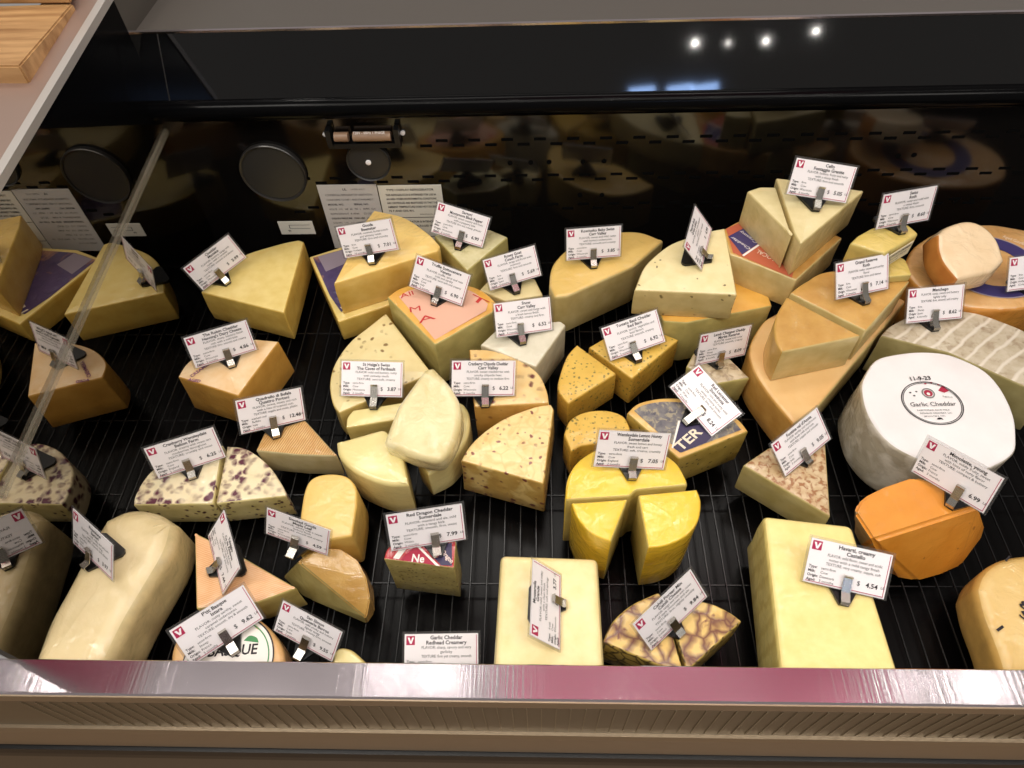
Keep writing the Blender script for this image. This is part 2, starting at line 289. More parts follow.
# deck tray and front
w = MB(); w.box(XL, XR, .205, YW, -.05, -.028); struct(w, 'trim_9', M['tray'])
ri, ro = at_z(512, 664, .1)[1], at_z(512, 700.5, .1)[1]
w = MB(); w.prism_x([(ro, .098), (ro+.002, .1), (ri-.001, .1), (ri, .099), (ri, .0955), (ro+.004, .0955), (ro+.004, .07), (ro, .07)], XL-.6, XR); struct(w, 'trim_10', M['steel'])
w = MB(); w.prism_x([(ro-.0015, .0975), (ro-.0015, .077), (ro+.003, .077), (ro+.003, .0975)], XL-.6, XR); struct(w, 'trim_11', M['panel'])
def zfr(y): return at_y(512, y, ro)[2]
w = MB(); w.prism_x([(ro+.006, .075), (ro+.006, zfr(737)), (ro+.012, zfr(737)), (ro+.012, .075)], XL-.6, XR)
x = XL
while x < XR: w.box(x, x+.0010, ro+.0050, ro+.0068, zfr(736), zfr(714), 1); x += .0165
struct(w, 'wall_front', [M['panel_brown'], M['rib']])
w = MB(); w.prism_x([(ro+.002, zfr(737)), (ro, zfr(739)), (ro, zfr(752)), (ro+.006, zfr(753)), (ro+.012, zfr(753)), (ro+.012, zfr(737))], XL-.6, XR); struct(w, 'trim_15', M['panel'])
w = MB(); w.prism_x([(ro-.004, zfr(753.5)), (ro-.006, zfr(756)), (ro-.006, zfr(759)), (ro+.008, zfr(759)), (ro+.008, zfr(753.5))], XL-.6, XR); struct(w, 'trim_12', M['black_soft'])
w = MB(); w.prism_x([(ro, zfr(759)), (ro, -.5), (ri, -.5), (ri, zfr(759))], XL-.6, XR); struct(w, 'trim_16', M['panel_dark'])
w = MB(); w.box(-3, 3, -3, .22, -.92, -.9); struct(w, 'floor', M['floor'])
w = MB(); w.box(-.12, 1.3, .46, 1.35, 2.3, 2.34); struct(w, 'tint_board', M['rail_tint'])  # unseen crimson board, added overhead to tint the rail's reflection

# wire racks on the deck
def wire_rack(x0, x1, label):
    root = link('wire_rack', None); root.location = ((x0+x1)/2, .6, -.028); tag(root, label, 'rack', 'wire racks on the case deck')
    cx = root.location.x; a = MB(); n = round((x1-x0)/.0212); r = .0013
    for k in range(n+1):
        x = x0 + (x1-x0)*k/n - cx
        a.tube([(x, .222-.6, .0267), (x, YW-.02-.6, .0267)], r, 6)
    a.build('deck_wires', M['wire'], root, 40)
    for Y in (.23, .36, .49, .62, .80, .97):
        c = MB(); c.tube([(x0-cx, Y-.6, .0242), (x1-cx, Y-.6, .0242)], .0014, 6); c.build('cross_wire', M['wire'], root, 40)
    for sx in (x0, x1):
        for Y in (.232, .96): f = MB(); f.tube([(sx-cx, Y-.6, .0242), (sx-cx, Y-.6, 0.0005)], .0016, 6); f.build('rack_foot', M['wire'], root, 40)
wire_rack(XL+.008, -.27, 'black wire rack along the mirrored left end of the deck')
wire_rack(-.262, .06, 'black wire rack under the red-waxed wedge')
wire_rack(.068, .39, 'black wire rack under the bright yellow cut wheel')
wire_rack(.398, .72, 'black wire rack under the orange half round at right')
wire_rack(.728, 1.05, 'black wire rack at the far right edge of the photo')

# fittings on the back wall
def wall_disc(px, py, r, name, label, cat, mats, screw=False):
    p = at_y(px, py, YW); root = link(name, None); root.location = (p[0], YW, p[2]); tag(root, label, cat)
    d = MB(); d.disc_y(0, 0, 0, [(r*.93, 0), (r*.93, -.005), (0.001, -.006)], 48); d.build('cover_plate', mats[0], root, 30)
    g = MB(); g.disc_y(0, 0, 0, [(r, 0), (r, -.007), (r*.975, -.0085), (r*.93, -.007), (r*.93, -.004)], 48); g.f.pop(); g.i.pop(); g.build('rim', mats[1], root, 30)
    if screw:
        g = MB(); g.disc_y(0, -.006, 0, [(.0045, 0), (.0045, -.002), (.002, -.003)], 20); g.build('screw', M['white'], root, 30)
wall_disc(274, 172, .055, 'vent_cover', 'large round dark vent cover on the back wall', 'vent cover', (M['dark_disc'], M['bezel']))
wall_disc(369, 160, .036, 'round_knob_plate', 'small round dark plate with white screw on the back wall', 'plate', (M['dark_disc'], M['dark_disc']), True)
p = at_y(364, 133, YW); root = link('light_bracket', None); root.location = (p[0], YW, p[2]); tag(root, 'black bracket with two tan tubes under the back overhang', 'bracket')
w = MB(); w.box(-.058, .058, -.012, 0, -.02, -.012); w.box(-.058, -.05, -.016, 0, -.014, .014); w.box(.05, .058, -.016, 0, -.014, .014); w.build('frame', M['black_soft'], root)
for xa, xb in ((-.046, -.024), (-.016, .044)):
    w = MB(); w.tube([(xa, -.008, -.001), (xb, -.008, -.001)], .0075, 14); o = w.build('tube', plain('tan_tube', (150, 120, 96), .4), root, 40)
w = MB(); put_text(w, '120V - 60Hz 1 PHASE', -.013, .0085, .0062, True, maxw=.05); o = w.build('printed_text', M['white'], root, mat=Matrix.Translation((0, -.0165, 0)) @ Matrix.Rotation(math.pi/2, 4, 'X'))
for xs in (-.062, .062):
    w = MB(); w.disc_y(xs, 0, 0, [(.004, 0), (.004, -.003), (.001, -.004)], 14); w.build('screw', M['white'], root, 30)
def wall_sign(x0, x1, z0, z1, name, label, mat_, lines):
    root = link(name, None); root.location = ((x0+x1)/2, YW-.0004, z0); tag(root, label, 'sticker')
    b_ = MB(); b_.box(x0-root.location.x, x1-root.location.x, -.0006, .0004, 0, z1-z0); b_.build('backing', mat_, root)
    t = MB(); W = x1-x0; H = z1-z0
    for (txt, u, v, h, bold, al, mw) in lines:
        if txt == '__': t.box(u*W-W/2, (u+mw)*W-W/2, v*H, v*H+h, 0, .0001); continue
        put_text(t, txt, u*W-W/2, v*H, h, bold, al, maxw=mw*W)
    t.build('printed_text', M['ink'], root, mat=Matrix.Translation((0, -.0008, 0)) @ Matrix.Rotation(math.pi/2, 4, 'X'))
sL = at_y(316.5, 185, YW); sR = at_y(376, 184.5, YW); s2 = at_y(441, 184.5, YW)
ln = [('UL', .45, .92, .006, True, 'C', .2), ('LISTED  E-219', .56, .925, .004, False, 'L', .3)]
for k, t in enumerate(('COMMERCIAL REFRIGERATOR  SANITATION', 'CONFORMS TO NSF / ANSI STANDARD 7', 'MODEL NO.            SERIAL NO.', 'VOLTS  115   HZ  60   PH  1   AMPS  12.4', 'REFRIGERANT  R-404A     22 OZ', 'DESIGN PRESSURE   HIGH 450   LOW 240', 'LIGHTS  115   1.2  AMPS', 'HEATERS  115   0.9  AMPS', 'FANS  115   0.5  AMPS', 'MIN CIRCUIT   15    MAX FUSE   20', 'MADE IN U.S.A.')):
    ln.append((t, .1, .84-.072*k, .0052, k in (2, 5), 'L', .8))
wall_sign(sL[0], sR[0], .012, sL[2], 'rating_plate_sticker', 'grey rating plate sticker on the back wall beside the amber wedge', M['sticker_grey'], ln)
ln = [('TYPE I DISPLAY REFRIGERATOR', .5, .92, .0058, True, 'C', .8)]
for k, t in enumerate(('THIS REFRIGERATOR IS INTENDED FOR USE IN', 'AN AREA WHERE ENVIRONMENTAL CONDITIONS', 'ARE CONTROLLED AND MAINTAINED SO THAT THE', 'AMBIENT TEMPERATURE DOES NOT EXCEED', '75 F AND 55% RH.')): ln.append((t, .1, .845-.062*k, .0056, True, 'L', .8))
ln += [('P/N 0523172  REV B', .6, .54, .0042, False, 'L', .35), ('__', 0, .5, .0012, False, 'L', 1)]
for k, t in enumerate(('THIS REFRIGERATOR IS INTENDED FOR', 'THE DISPLAY OF PACKAGED PRODUCT', 'ONLY.')): ln.append((t, .14, .42-.07*k, .0058, True, 'L', .8))
ln.append(('__', 0, .18, .0012, False, 'L', 1))
wall_sign(sR[0]+.002, s2[0], .012, s2[2], 'notice_sticker', 'white two-box notice sticker about display refrigerator on the back wall', M['sticker'], ln)
q0 = at_y(282, 234, YW); q1 = at_y(312, 221, YW)
wall_sign(q0[0], q1[0], q0[2], q1[2], 'diagram_sticker', 'small cream sticker with line diagram above the straw quarter wedge', M['sticker'], [('__', .3, .72, .0007, False, 'L', .6), ('__', .3, .45, .0007, False, 'L', .6), ('__', .3, .45, .0075, False, 'L', .015), ('__', .22, .3, .0007, False, 'L', .1), ('n', .24, .2, .009, False, 'L', .1)])

# wooden crates beside the case
def slab(name, pxs, z, t, label, cat):
    ps = [at_z(x, y, z) for x, y in pxs]; c = np.mean(ps, 0); c[2] = z-t; n = len(ps)
    vs = [p-c for p in ps] + [p-c-np.array([0, 0, t]) for p in ps]
    fs = [tuple(range(n)), tuple(range(2*n-1, n-1, -1))] + [(k, n+k, n+(k+1) % n, (k+1) % n) for k in range(n)]
    bm = bmesh.new(); me = pymesh(name, vs, fs); bm.from_mesh(me); bmesh.ops.recalc_face_normals(bm, faces=bm.faces)
    bmesh.ops.bevel(bm, geom=bm.edges[:], offset=.002, segments=2, affect='EDGES'); bm.to_mesh(me); bm.free()
    o = link(name, me, [M['wood']]); o.location = c; return tag(o, label, cat)
print('CAP', ca, cb, on_cap(.236), 'nose', zn, zn2, 'top', top); zc = on_cap(.85)
slab('wooden_crate_board', [(-60, 8), (73, 3), (19, 66), (-75, 66)], zc+.02, .062, 'thick pale wooden board lying beside the steel end cap, nearer one', 'wooden board')
slab('wooden_crate_board', [(-60, -75), (75, -77), (60, -20), (-60, -19)], zc+.052, .03, 'second wooden board on top, at the upper left corner', 'wooden board')
slab('wooden_box', [(-70, 95), (-2, 93), (6, 118), (-40, 190), (-90, 170)], zc-.03, zc+.87, 'edge of a pale wooden box at the left photo edge below the boards', 'wooden box')

# ------------------------------------------------------------------ cheeses
def catmull(p0, p1, p2, p3, t):
    return .5*((2*p1) + (-p0+p2)*t + (2*p0-5*p1+4*p2-p3)*t*t + (-p0+3*p1-3*p2+p3)*t**3)
def outline(pts, corner_r):
    """pts: [(xy, smooth)] CCW or CW -> dense CCW outline, with a flag per edge: True = rind arc"""
    xy = [np.array(p[0], float) for p in pts]; sm = [p[1] for p in pts]
    area = sum(xy[k][0]*xy[(k+1) % len(xy)][1]-xy[(k+1) % len(xy)][0]*xy[k][1] for k in range(len(xy)))
    if area < 0: xy, sm = xy[::-1], sm[::-1]
    n = len(xy); out = []; fl = []
    if not all(sm):                                         # start at a corner
        s = [bool(q) for q in sm].index(False); xy = xy[s:]+xy[:s]; sm = sm[s:]+sm[:s]
    # corners become fillets
    for k in range(n):
        a, b = xy[k], xy[(k+1) % n]; arc = sm[k] or sm[(k+1) % n]
        if arc:
            pa = xy[k-1] if sm[k] else a + (a-b)*.3; pb = xy[(k+2) % n] if sm[(k+1) % n] else b + (b-a)*.3
            seg = 7
            for j in range(seg): out.append((catmull(pa, a, b, pb, j/seg), j == 0 and not sm[k])); fl.append(1 in (sm[k], sm[(k+1) % n]))
        else: out.append((a, not sm[k])); fl.append(False)
    if corner_r <= 0: return np.array([o[0] for o in out]), fl
    res, rf = [], []; m = len(out)
    for k in range(m):
        p, corner = out[k]
        if not corner: res.append(p); rf.append(fl[k]); continue
        # step back along the outline to the fillet's ends
        def along(direction):
            d = corner_r; q = p; j = k
            nxt = out[(j+direction) % m][0]; L = np.linalg.norm(nxt-q)
            return q + (nxt-q)*min(d/L, .45)
        A, B = along(-1), along(1)
        for t in (0, .25, .5, .75, 1): res.append((1-t)**2*A + 2*t*(1-t)*p + t*t*B); rf.append(fl[k] if t >= .5 else fl[k-1])
    return np.array(res), rf
def inset(P, d):
    n = len(P); e = np.roll(P, -1, 0)-P; L = np.linalg.norm(e, axis=1, keepdims=True); e = e/np.maximum(L, 1e-9)
    nr = np.c_[-e[:, 1], e[:, 0]]                          # inward for CCW
    a, b = np.roll(nr, 1, 0), nr; mvec = a+b; q = (mvec*mvec).sum(1, keepdims=True); mvec = 2*mvec/np.maximum(q, .8)
    return P + mvec*d
def clampY(q): return np.array([q[0], max(q[1], .2095), q[2]])      # nothing reaches through the front rail
PL = {}                                                     # cheese key -> plane (point, normal), object
def solid(key, name, label, pts, zt, zb, mats, cat='cheese', group='cut cheeses in the display case', r=.003, rb=.002, rc=.003, flare=0, slope=(0, 0), split=None, dome=None, dc=None, wob=.0012):
    """pts: corners (x, y) or (x, y, 1) = on the curved rind, seen on the top outline; mats: top, cut side, rind side"""
    c2 = np.mean([p[:2] for p in pts], 0); c3 = at_z(c2[0], c2[1], zt); nrm = np.array([-slope[0], -slope[1], 1.]); nrm /= np.linalg.norm(nrm)
    u = np.cross((0, 1., 0), nrm); u /= np.linalg.norm(u); v = np.cross(nrm, u)
    loc = [((np.dot(q-c3, u), np.dot(q-c3, v)), p[2] if len(p) > 2 else 0) for p in pts for q in [clampY(at_plane(p[0], p[1], c3, nrm))]]
    P, fl = outline(loc, max(rc, r*.9)); n = len(P); t = zt-zb
    rings = []
    cen = np.zeros(2) if dc is None else (lambda q: np.array([np.dot(q-c3, u), np.dot(q-c3, v)]))(at_plane(dc[0], dc[1], c3, nrm))
    if dome:                                                # profile of (height share, scale about the centre)
        for h, s in dome: rings.append((cen+(P-cen)*s, -t+h*t))
    else:
        for k in range(3): a = k/2*math.pi/2; rings.append((inset(P, rb*(1-math.sin(a))) + (P*flare), -t+rb*(1-math.cos(a))))
        for k in range(2): rings.append((P*(1+flare*(.66-.33*k)), -t*(.66-.33*k)))
        sg = 3 if r < .006 else 6
        for k in range(sg+1): a = k/sg*math.pi/2; rings.append((inset(P, r*(1-math.cos(a))), -r*(1-math.sin(a))))
    rs = random.Random(key); ph = [rs.uniform(0, 6.28) for _ in range(4)]
    V = []
    for Q, z in rings:
        for x, y in Q:
            k = wob*math.sin(x*70+z*90+ph[0])*math.sin(y*60+ph[1]) if wob else 0
            V.append((x*(1+k*6), y*(1+k*6), z + (k*.8 if z > -t*.5 else 0)))
    Fc, I = [], []
    for k in range(len(rings)-1):
        for j in range(n):
            Fc.append((k*n+j, k*n+(j+1) % n, (k+1)*n+(j+1) % n, (k+1)*n+j)); topish = (not dome and rings[k][1] > -r*.4) or (dome and rings[k][1] > -t*.35)
            I.append(0 if topish else (2 if fl[j] else 1))
    Fc.append(tuple(range(n))[::-1]); I.append(1)
    kk = (len(rings)-1)*n; V.append((float(np.mean([V[kk+j][0] for j in range(n)])), float(np.mean([V[kk+j][1] for j in range(n)])), float(np.mean([V[kk+j][2] for j in range(n)]))))
    for j in range(n): Fc.append((kk+j, kk+(j+1) % n, len(V)-1)); I.append(0)
    mat = Matrix([[u[i], v[i], nrm[i], c3[i]] for i in range(3)] + [[0, 0, 0, 1]])
    base = Matrix.Translation((0, 0, -t)); mat = mat @ base                       # origin at the foot
    V = [(x, y, z+t) for x, y, z in V]
    mm = [CH[k] if isinstance(k, str) else k for k in mats]
    if len(mm) == 2: mm.append(mm[1])
    if split:                                               # rind / top is a part of its own
        root = link(name, None, mat=mat); tag(root, label, cat, group)
        sets = {}
        for f, i in zip(Fc, I): sets.setdefault(split[i], []).append((f, i))
        for pn, fi in sets.items():
            used = sorted({q for f, _ in fi for q in f}); mp = {q: k for k, q in enumerate(used)}
            o = link(pn, pymesh(pn, [V[q] for q in used], [tuple(mp[q] for q in f) for f, _ in fi], 38, [i for _, i in fi]), mm, root)
    else:
        root = link(name, pymesh(name, V, Fc, 38, I), mm, mat=mat); tag(root, label, cat, group)
    PL[key] = (c3, nrm, u, v, root, t); return root
def hull(key, name, label, pts, zt, mats, cat='cheese', bev=.004, cut=lambda n: n.z < .45 and n.y > -.35):
    """solid with flat cut faces: convex body through measured points (x, y, height)"""
    c2 = np.mean([p[:2] for p in pts if p[2] == zt], 0); c3 = at_z(c2[0], c2[1], zt); o3 = np.array([c3[0], c3[1], 0])
    bm = bmesh.new()
    for x, y, z in pts: bm.verts.new(at_z(x, y, z)-o3)
    r_ = bmesh.ops.convex_hull(bm, input=bm.verts[:]); bmesh.ops.dissolve_limit(bm, angle_limit=math.radians(9), verts=bm.verts[:], edges=bm.edges[:])
    bmesh.ops.bevel(bm, geom=[e for e in bm.edges if len(e.link_faces) == 2 and e.calc_face_angle(0) > .2], offset=bev, segments=3, affect='EDGES', clamp_overlap=True)
    bmesh.ops.recalc_face_normals(bm, faces=bm.faces); bmesh.ops.triangulate(bm, faces=[f for f in bm.faces if len(f.verts) > 4])
    me = bpy.data.meshes.new(name)
    for f in bm.faces: f.smooth = True; f.material_index = 1 if cut(f.normal) else 0
    bm.to_mesh(me); bm.free(); me.set_sharp_from_angle(angle=math.radians(38))
    root = link(name, me, [CH[k] for k in mats]); root.location = o3; tag(root, label, cat, 'cut cheeses in the display case')
    PL[key] = (c3, np.array([0, 0, 1.]), np.array([1., 0, 0]), np.array([0, 1., 0]), root, zt); return root
def local_on(key, x, y):
    c3, nrm, u, v, root, t = PL[key]; q = at_plane(x, y, c3, nrm)-c3; return np.dot(q, u), np.dot(q, v)
def printed(key, name, pxs, mat_, lift=.0007, smooth=True):
    """a flat print / label on the top of a cheese"""
    c3, nrm, u, v, root, t = PL[key]
    loc = [(local_on(key, p[0], p[1]), len(p) > 2) for p in pxs]; P, _ = outline(loc, 0)
    return link(name, pymesh(name, [(x, y, t+lift) for x, y in P], [tuple(range(len(P)))]), [mat_], root)
def printed_text(key, txt, a, b, h, mat_, bold=True, name='printed_text', lift=.0012, par=None):
    """text on the top of a cheese running from point a to point b (photo pixels), letter height h metres"""
    c3, nrm, u, v, root, t = PL[key]; A = np.array(local_on(key, *a)); B = np.array(local_on(key, *b)); L = np.linalg.norm(B-A); ang = math.atan2(*(B-A)[::-1])
    _, _, w_ = text_geo(txt, bold); mb = MB(); put_text(mb, txt, 0, 0, h, bold, sx=L/(w_*h))
    return mb.build(name, mat_, root, mat=Matrix.Translation((A[0], A[1], t+lift)) @ Matrix.Rotation(ang, 4, 'Z'))
def ring_print(key, c, ax, ay, mat_, name, w=.05, rot=0, lift=.0009, a0=0, a1=360, n=64, fill=False):
    """ring or disc printed on top; centre c px, radii in metres"""
    c3, nrm, u, v, root, t = PL[key]; cx, cy = local_on(key, *c); vs, fs = [], []
    for k in range(n+1):
        a = math.radians(a0+(a1-a0)*k/n)
        for s in ((1, 0) if fill else (1, 1-w)): 
            x, y = ax*s*math.cos(a), ay*s*math.sin(a); vs.append((cx+x*math.cos(rot)-y*math.sin(rot), max(cy+x*math.sin(rot)+y*math.cos(rot), .2115-c3[1]), t+lift))
    fs = [(2*k, 2*k+2, 2*k+3, 2*k+1) for k in range(n)]
    return link(name, pymesh(name, vs, fs), [mat_], root)

S = solid; W_ = 'cheese_wedge'
# --- left end
S('C1', W_, 'straw yellow quarter wheel wedge at the back left, below the small diagram sticker', [(200, 292), (213, 278, 1), (235, 260, 1), (266, 247, 1), (299, 240), (304, 242), (284, 313)], .065, 0, ('straw', 'straw_side', 'straw_side'), r=.003)
S('C2', W_, 'peach-rinded wedge with purple stamp, left, between straw wedge and cranberry pieces', [(178, 377), (189, 361, 1), (218, 347, 1), (255, 339), (279, 341), (238, 396)], 0.076, 0, ('peach', 'peach_side', 'peach_side'), flare=.06, split={0: 'rind', 1: 'paste', 2: 'paste'})
S('C3', W_, 'thin triangle wedge with ridged brown rind under a card priced 12.46', [(256, 451), (264, 432), (305, 420), (338, 456), (300, 455)], 0.052, 0, ('brownrind', 'ivory_side', 'brownrind'), split={0: 'rind', 1: 'paste', 2: 'rind'})
S('C4', W_, 'cranberry-studded white wedge, left half of the pair', [(133, 505), (137, 492, 1), (152, 470, 1), (180, 452, 1), (208, 443, 1), (223, 445), (213, 504)], 0.052, 0, ('cranb', 'cranb_side', 'cranb'))
S('C5', W_, 'cranberry-studded white wedge, right half of the pair', [(227, 446), (247, 449, 1), (268, 465, 1), (281, 483, 1), (287, 496), (216, 504)], 0.052, 0, ('cranb', 'cranb_side', 'cranb'))
S('C6', 'cheese_log', 'big cream log in wrinkled film at the front left', [(6, 710), (48, 610), (88, 538), (101, 516), (126, 506, 1), (154, 508, 1), (174, 520), (168, 548), (128, 614), (84, 712)], .09, 0, ('cream', 'cream_side', 'cream_side'), r=.024, rb=.014, rc=.02)
S('C7', W_, 'salmon-rinded triangle wedge right of the big cream log', [(194, 532), (236, 553), (297, 588), (256, 603), (196, 609)], 0.055, 0, ('salmon', 'olive_side', 'salmon'), split={0: 'rind', 1: 'paste', 2: 'rind'})
S('C8', 'round_cheese', 'small orange wheel with round white paper label ending in QUE at the front rail', [(170, 655, 1), (185, 626, 1), (216, 610, 1), (250, 614, 1), (275, 635, 1), (284, 660, 1), (275, 690, 1), (240, 712, 1), (200, 705, 1), (177, 685, 1)], .045, 0, ('basque', 'basque', 'basque'), r=.008)
S('C9', W_, 'pale tip of a wedge poking over the front rail left of center', [(333, 654), (340, 648, 1), (352, 650, 1), (366, 662), (362, 690), (330, 690)], .035, 0, ('prov', 'prov_side'), r=.004)
S('C11', 'cheese_block', 'amber slab with rounded end and a bright film glint', [(299, 525), (304, 492, 1), (312, 478, 1), (328, 473, 1), (346, 476, 1), (356, 487, 1), (357, 505), (352, 536), (295, 546)], 0.072, 0, ('amber', 'amber_side', 'amber_side'), r=.004, flare=.05)
hull('C10', 'half_round_cheese', 'film-wrapped tan half round with grey-green cut face beside the amber slab', [(298, 562, .06), (307, 554, .06), (320, 548, .062), (340, 549, .062), (357, 560, .058), (366, 577, .052), (370, 598, .038), (366, 618, .022), (283, 577, .002), (304, 597, .0005), (352, 618, .0005), (367, 624, .0005), (375, 612, .0005), (374, 590, .0005), (365, 570, .0005), (345, 560, .0005), (300, 566, .0005)], .06, ('domewrap', 'dome_cut'), bev=.005, cut=lambda n: n.x < -.2 and n.z < .8)
# --- centre back
S('C13', W_, 'wedge with purple printed label lying under the amber wedge at the back', [(309, 257), (342, 247), (420, 240), (393, 304), (338, 322)], .045, 0, ('straw', 'straw_side', 'straw_side'))
S('C12', W_, 'amber yellow wedge lying on the purple-labelled one', [(333, 284), (365, 222), (374, 210), (400, 216, 1), (424, 230, 1), (440, 246), (438, 251)], .115, .0455, ('amber', 'amber_side', 'amber_side'), split={0: 'rind', 1: 'paste', 2: 'rind'})
S('C14', W_, 'pale green veined wedge behind the pink-labelled one, back center left', [(434, 236), (452, 226), (490, 229), (508, 237), (467, 271)], .095, 0, ('green', 'green_side'), flare=.03)
S('C17', W_, 'small ivory wedge between the pink-papered wedge and the golden half wheel', [(479, 290), (493, 276), (535, 278), (543, 295), (505, 301)], .055, 0, ('parm', 'parm_side'))
S('C15', W_, 'wedge topped with pink paper printed in red, orange rind behind', [(387, 297), (404, 286, 1), (440, 281, 1), (475, 287, 1), (497, 303), (493, 312), (435, 345)], .095, 0, ('orange_rind', 'green_side', 'orange_rind'), split={0: 'rind', 1: 'paste', 2: 'rind'})
S('C16', W_, 'chalk white wedge right of the pink-papered wedge', [(480, 345), (498, 328), (560, 321), (566, 325), (536, 367)], .075, 0, ('white', 'white_side'))
S('C18', W_, 'large cream half wheel with brown flecks under the card priced 3.87', [(386, 313), (355, 337, 1), (337, 359, 1), (330, 382, 1), (332, 402, 1), (339, 413), (432, 373)], .058, 0, ('ecru', 'ecru_side', 'ecru_side'))
S('C19', W_, 'small pale wedge in front of the flecked half wheel', [(353, 410), (347, 418, 1), (346, 428), (400, 419), (410, 401)], .056, 0, ('prov', 'prov_side'))
S('C20', W_, 'smooth pale wedge with rounded front, left of the cut pair', [(336, 441), (384, 428), (402, 446), (409, 484), (384, 483, 1), (355, 471, 1), (339, 456, 1)], .082, 0, ('prov', 'prov_side', 'prov'), r=.008, rb=.004, rc=.004)
S('C22', W_, 'smooth pale wedge beneath the glossy leaning piece', [(415, 458), (432, 425), (452, 400), (464, 404, 1), (470, 418, 1), (466, 440, 1), (450, 462, 1), (428, 474)], 0.06, 0, ('prov', 'prov_side', 'prov'), r=.006, rc=.004)
S('C21', W_, 'glossy pale piece leaning on top of the smooth pale wedges', [(424, 368), (433, 366), (449, 384, 2), (460, 405, 2), (458, 430, 2), (441, 459, 2), (413, 456), (382, 443), (397, 405)], .118, .0825, ('provdome', 'provdome', 'provdome'), slope=(.05, .1), r=.01, rb=.004, rc=.004)
S('C23', W_, 'orange-beige wedge with dark cranberries under the card priced 6.22', [(469, 349), (491, 350, 1), (518, 359, 1), (538, 373, 1), (547, 390, 1), (549, 403), (474, 407)], 0.08, 0, ('cranbor', 'cranbor_side', 'cranbor'))
S('C24', W_, 'marbled cream quarter wheel wedge with red flecks, no card', [(461, 461), (470, 446, 1), (485, 431, 1), (508, 417, 1), (533, 407, 1), (551, 404), (554, 409), (544, 484)], 0.075, 0, ('marble', 'marble_side', 'marble'), flare=.03)
# --- centre right
S('C25', W_, 'yellow herb-flecked wedge, left one of the pair behind the yellow wheel', [(577, 344), (567, 356, 1), (560, 374, 1), (558, 390, 1), (568, 404), (617, 373)], .062, 0, ('herb', 'herb_side', 'herb_side'))
S('C26', W_, 'yellow herb-flecked wedge, right one of the pair, carrying a card', [(588, 347), (610, 335), (655, 330), (679, 340), (632, 379)], .062, 0, ('herb', 'herb_side'))
S('C27', 'half_round_cheese', 'yellow herb-flecked rounded piece standing directly behind the yellow wheel', [(564, 434), (570, 420, 1), (586, 412, 1), (608, 410, 1), (624, 416, 1), (631, 430), (618, 440), (580, 446), (571, 452)], .062, 0, ('herb', 'herb_side', 'herb_side'), flare=.02)
S('C28', 'half_cheese', 'bright yellow half wheel carrying a card, behind two yellow wedges', [(565, 500), (567, 479, 1), (578, 461, 1), (598, 448, 1), (627, 443, 1), (656, 449, 1), (676, 462, 1), (687, 480), (688, 485), (636, 490), (630, 496)], 0.115, 0, ('yellow', 'yellow_cut', 'yellow'), r=.004)
S('C29', W_, 'bright yellow wedge in front of the half wheel, left one', [(571, 503), (628, 499), (611, 542), (592, 534, 1), (578, 519, 1)], 0.115, 0, ('yellow', 'yellow_cut', 'yellow_side'), r=.003, flare=-.03)
S('C30', W_, 'bright yellow wedge in front of the half wheel, right one', [(638, 495), (697, 489), (701, 502, 1), (698, 521, 1), (686, 536, 1), (667, 545, 1), (648, 548)], 0.115, 0, ('yellow', 'yellow_cut', 'yellow_side'), r=.003, flare=-.03)
S('C31', W_, 'olive-sided wedge with dark label reading TER under a tilted card', [(627, 413), (640, 402, 1), (667, 398, 1), (702, 402, 1), (735, 417, 1), (749, 431), (679, 459)], 0.074, 0, ('olive_top', 'olive_herb', 'olive_top'), flare=-.03)
S('C32', W_, 'small wedge with grey mottled rind beside the stacked golden wheel', [(686, 367), (694, 352), (730, 358), (750, 378), (716, 384)], .058, 0, ('mottle', 'green_side'), flare=-.08, split={0: 'rind', 1: 'paste', 2: 'paste'})
S('C35', 'half_cheese', 'golden half wheel at back center under a level card', [(549, 285), (554, 262, 1), (575, 244, 1), (605, 232, 1), (636, 231, 1), (664, 240), (634, 266), (567, 296), (554, 297)], .085, 0, ('gouda', 'tan_side', 'gouda'), r=.006)
S('C34', W_, 'wedge with orange rind lying under the cream flecked wedge', [(657, 308), (663, 321), (687, 323), (772, 306), (764, 288, 1), (748, 278, 1), (716, 273)], .09, 0, ('orange_rind', 'green_side', 'orange_rind'), split={0: 'rind', 1: 'paste', 2: 'rind'})
S('C33', W_, 'cream flecked quarter wheel wedge with a card seen edge-on', [(725, 228), (697, 234, 1), (668, 246, 1), (646, 265, 1), (634, 290), (737, 295)], .142, .0905, ('pearl', 'pearl_side', 'pearl_side'))
S('C36', W_, 'wedge with orange and blue printed label under two white wedges', [(723, 229), (746, 219, 1), (790, 214), (842, 238), (796, 280), (730, 254)], .142, .085, ('tan_top', 'parm_side', 'tan_top'))
S('C37', W_, 'narrow white wedge leaning on the orange and blue label', [(747, 191), (760, 187), (776, 187), (792, 236)], .205, .1425, ('parm', 'parm_side'), rc=.002)
S('C38', W_, 'tall white wedge on top of the stack carrying a card at back right', [(776, 178), (805, 181), (864, 191), (801, 244), (794, 232)], .207, .1425, ('parm', 'parm_side'), rc=.002, flare=-.03)
S('C42', 'half_cheese', 'big tan wheel section lying beneath two golden wedges', [(777, 312), (762, 323, 1), (750, 345, 1), (753, 368, 1), (769, 394, 1), (794, 424), (818, 407), (907, 300), (870, 284)], .072, 0, ('wheel', 'tan_side', 'wheel_side'), r=.006)
S('C41', W_, 'golden wedge on the tan wheel section, left of the cut', [(787, 296), (776, 317, 1), (775, 338, 1), (782, 352), (861, 336)], .137, .0725, ('tan_top', 'tan_side', 'tan_rind'), split={0: 'rind', 1: 'paste', 2: 'rind'})
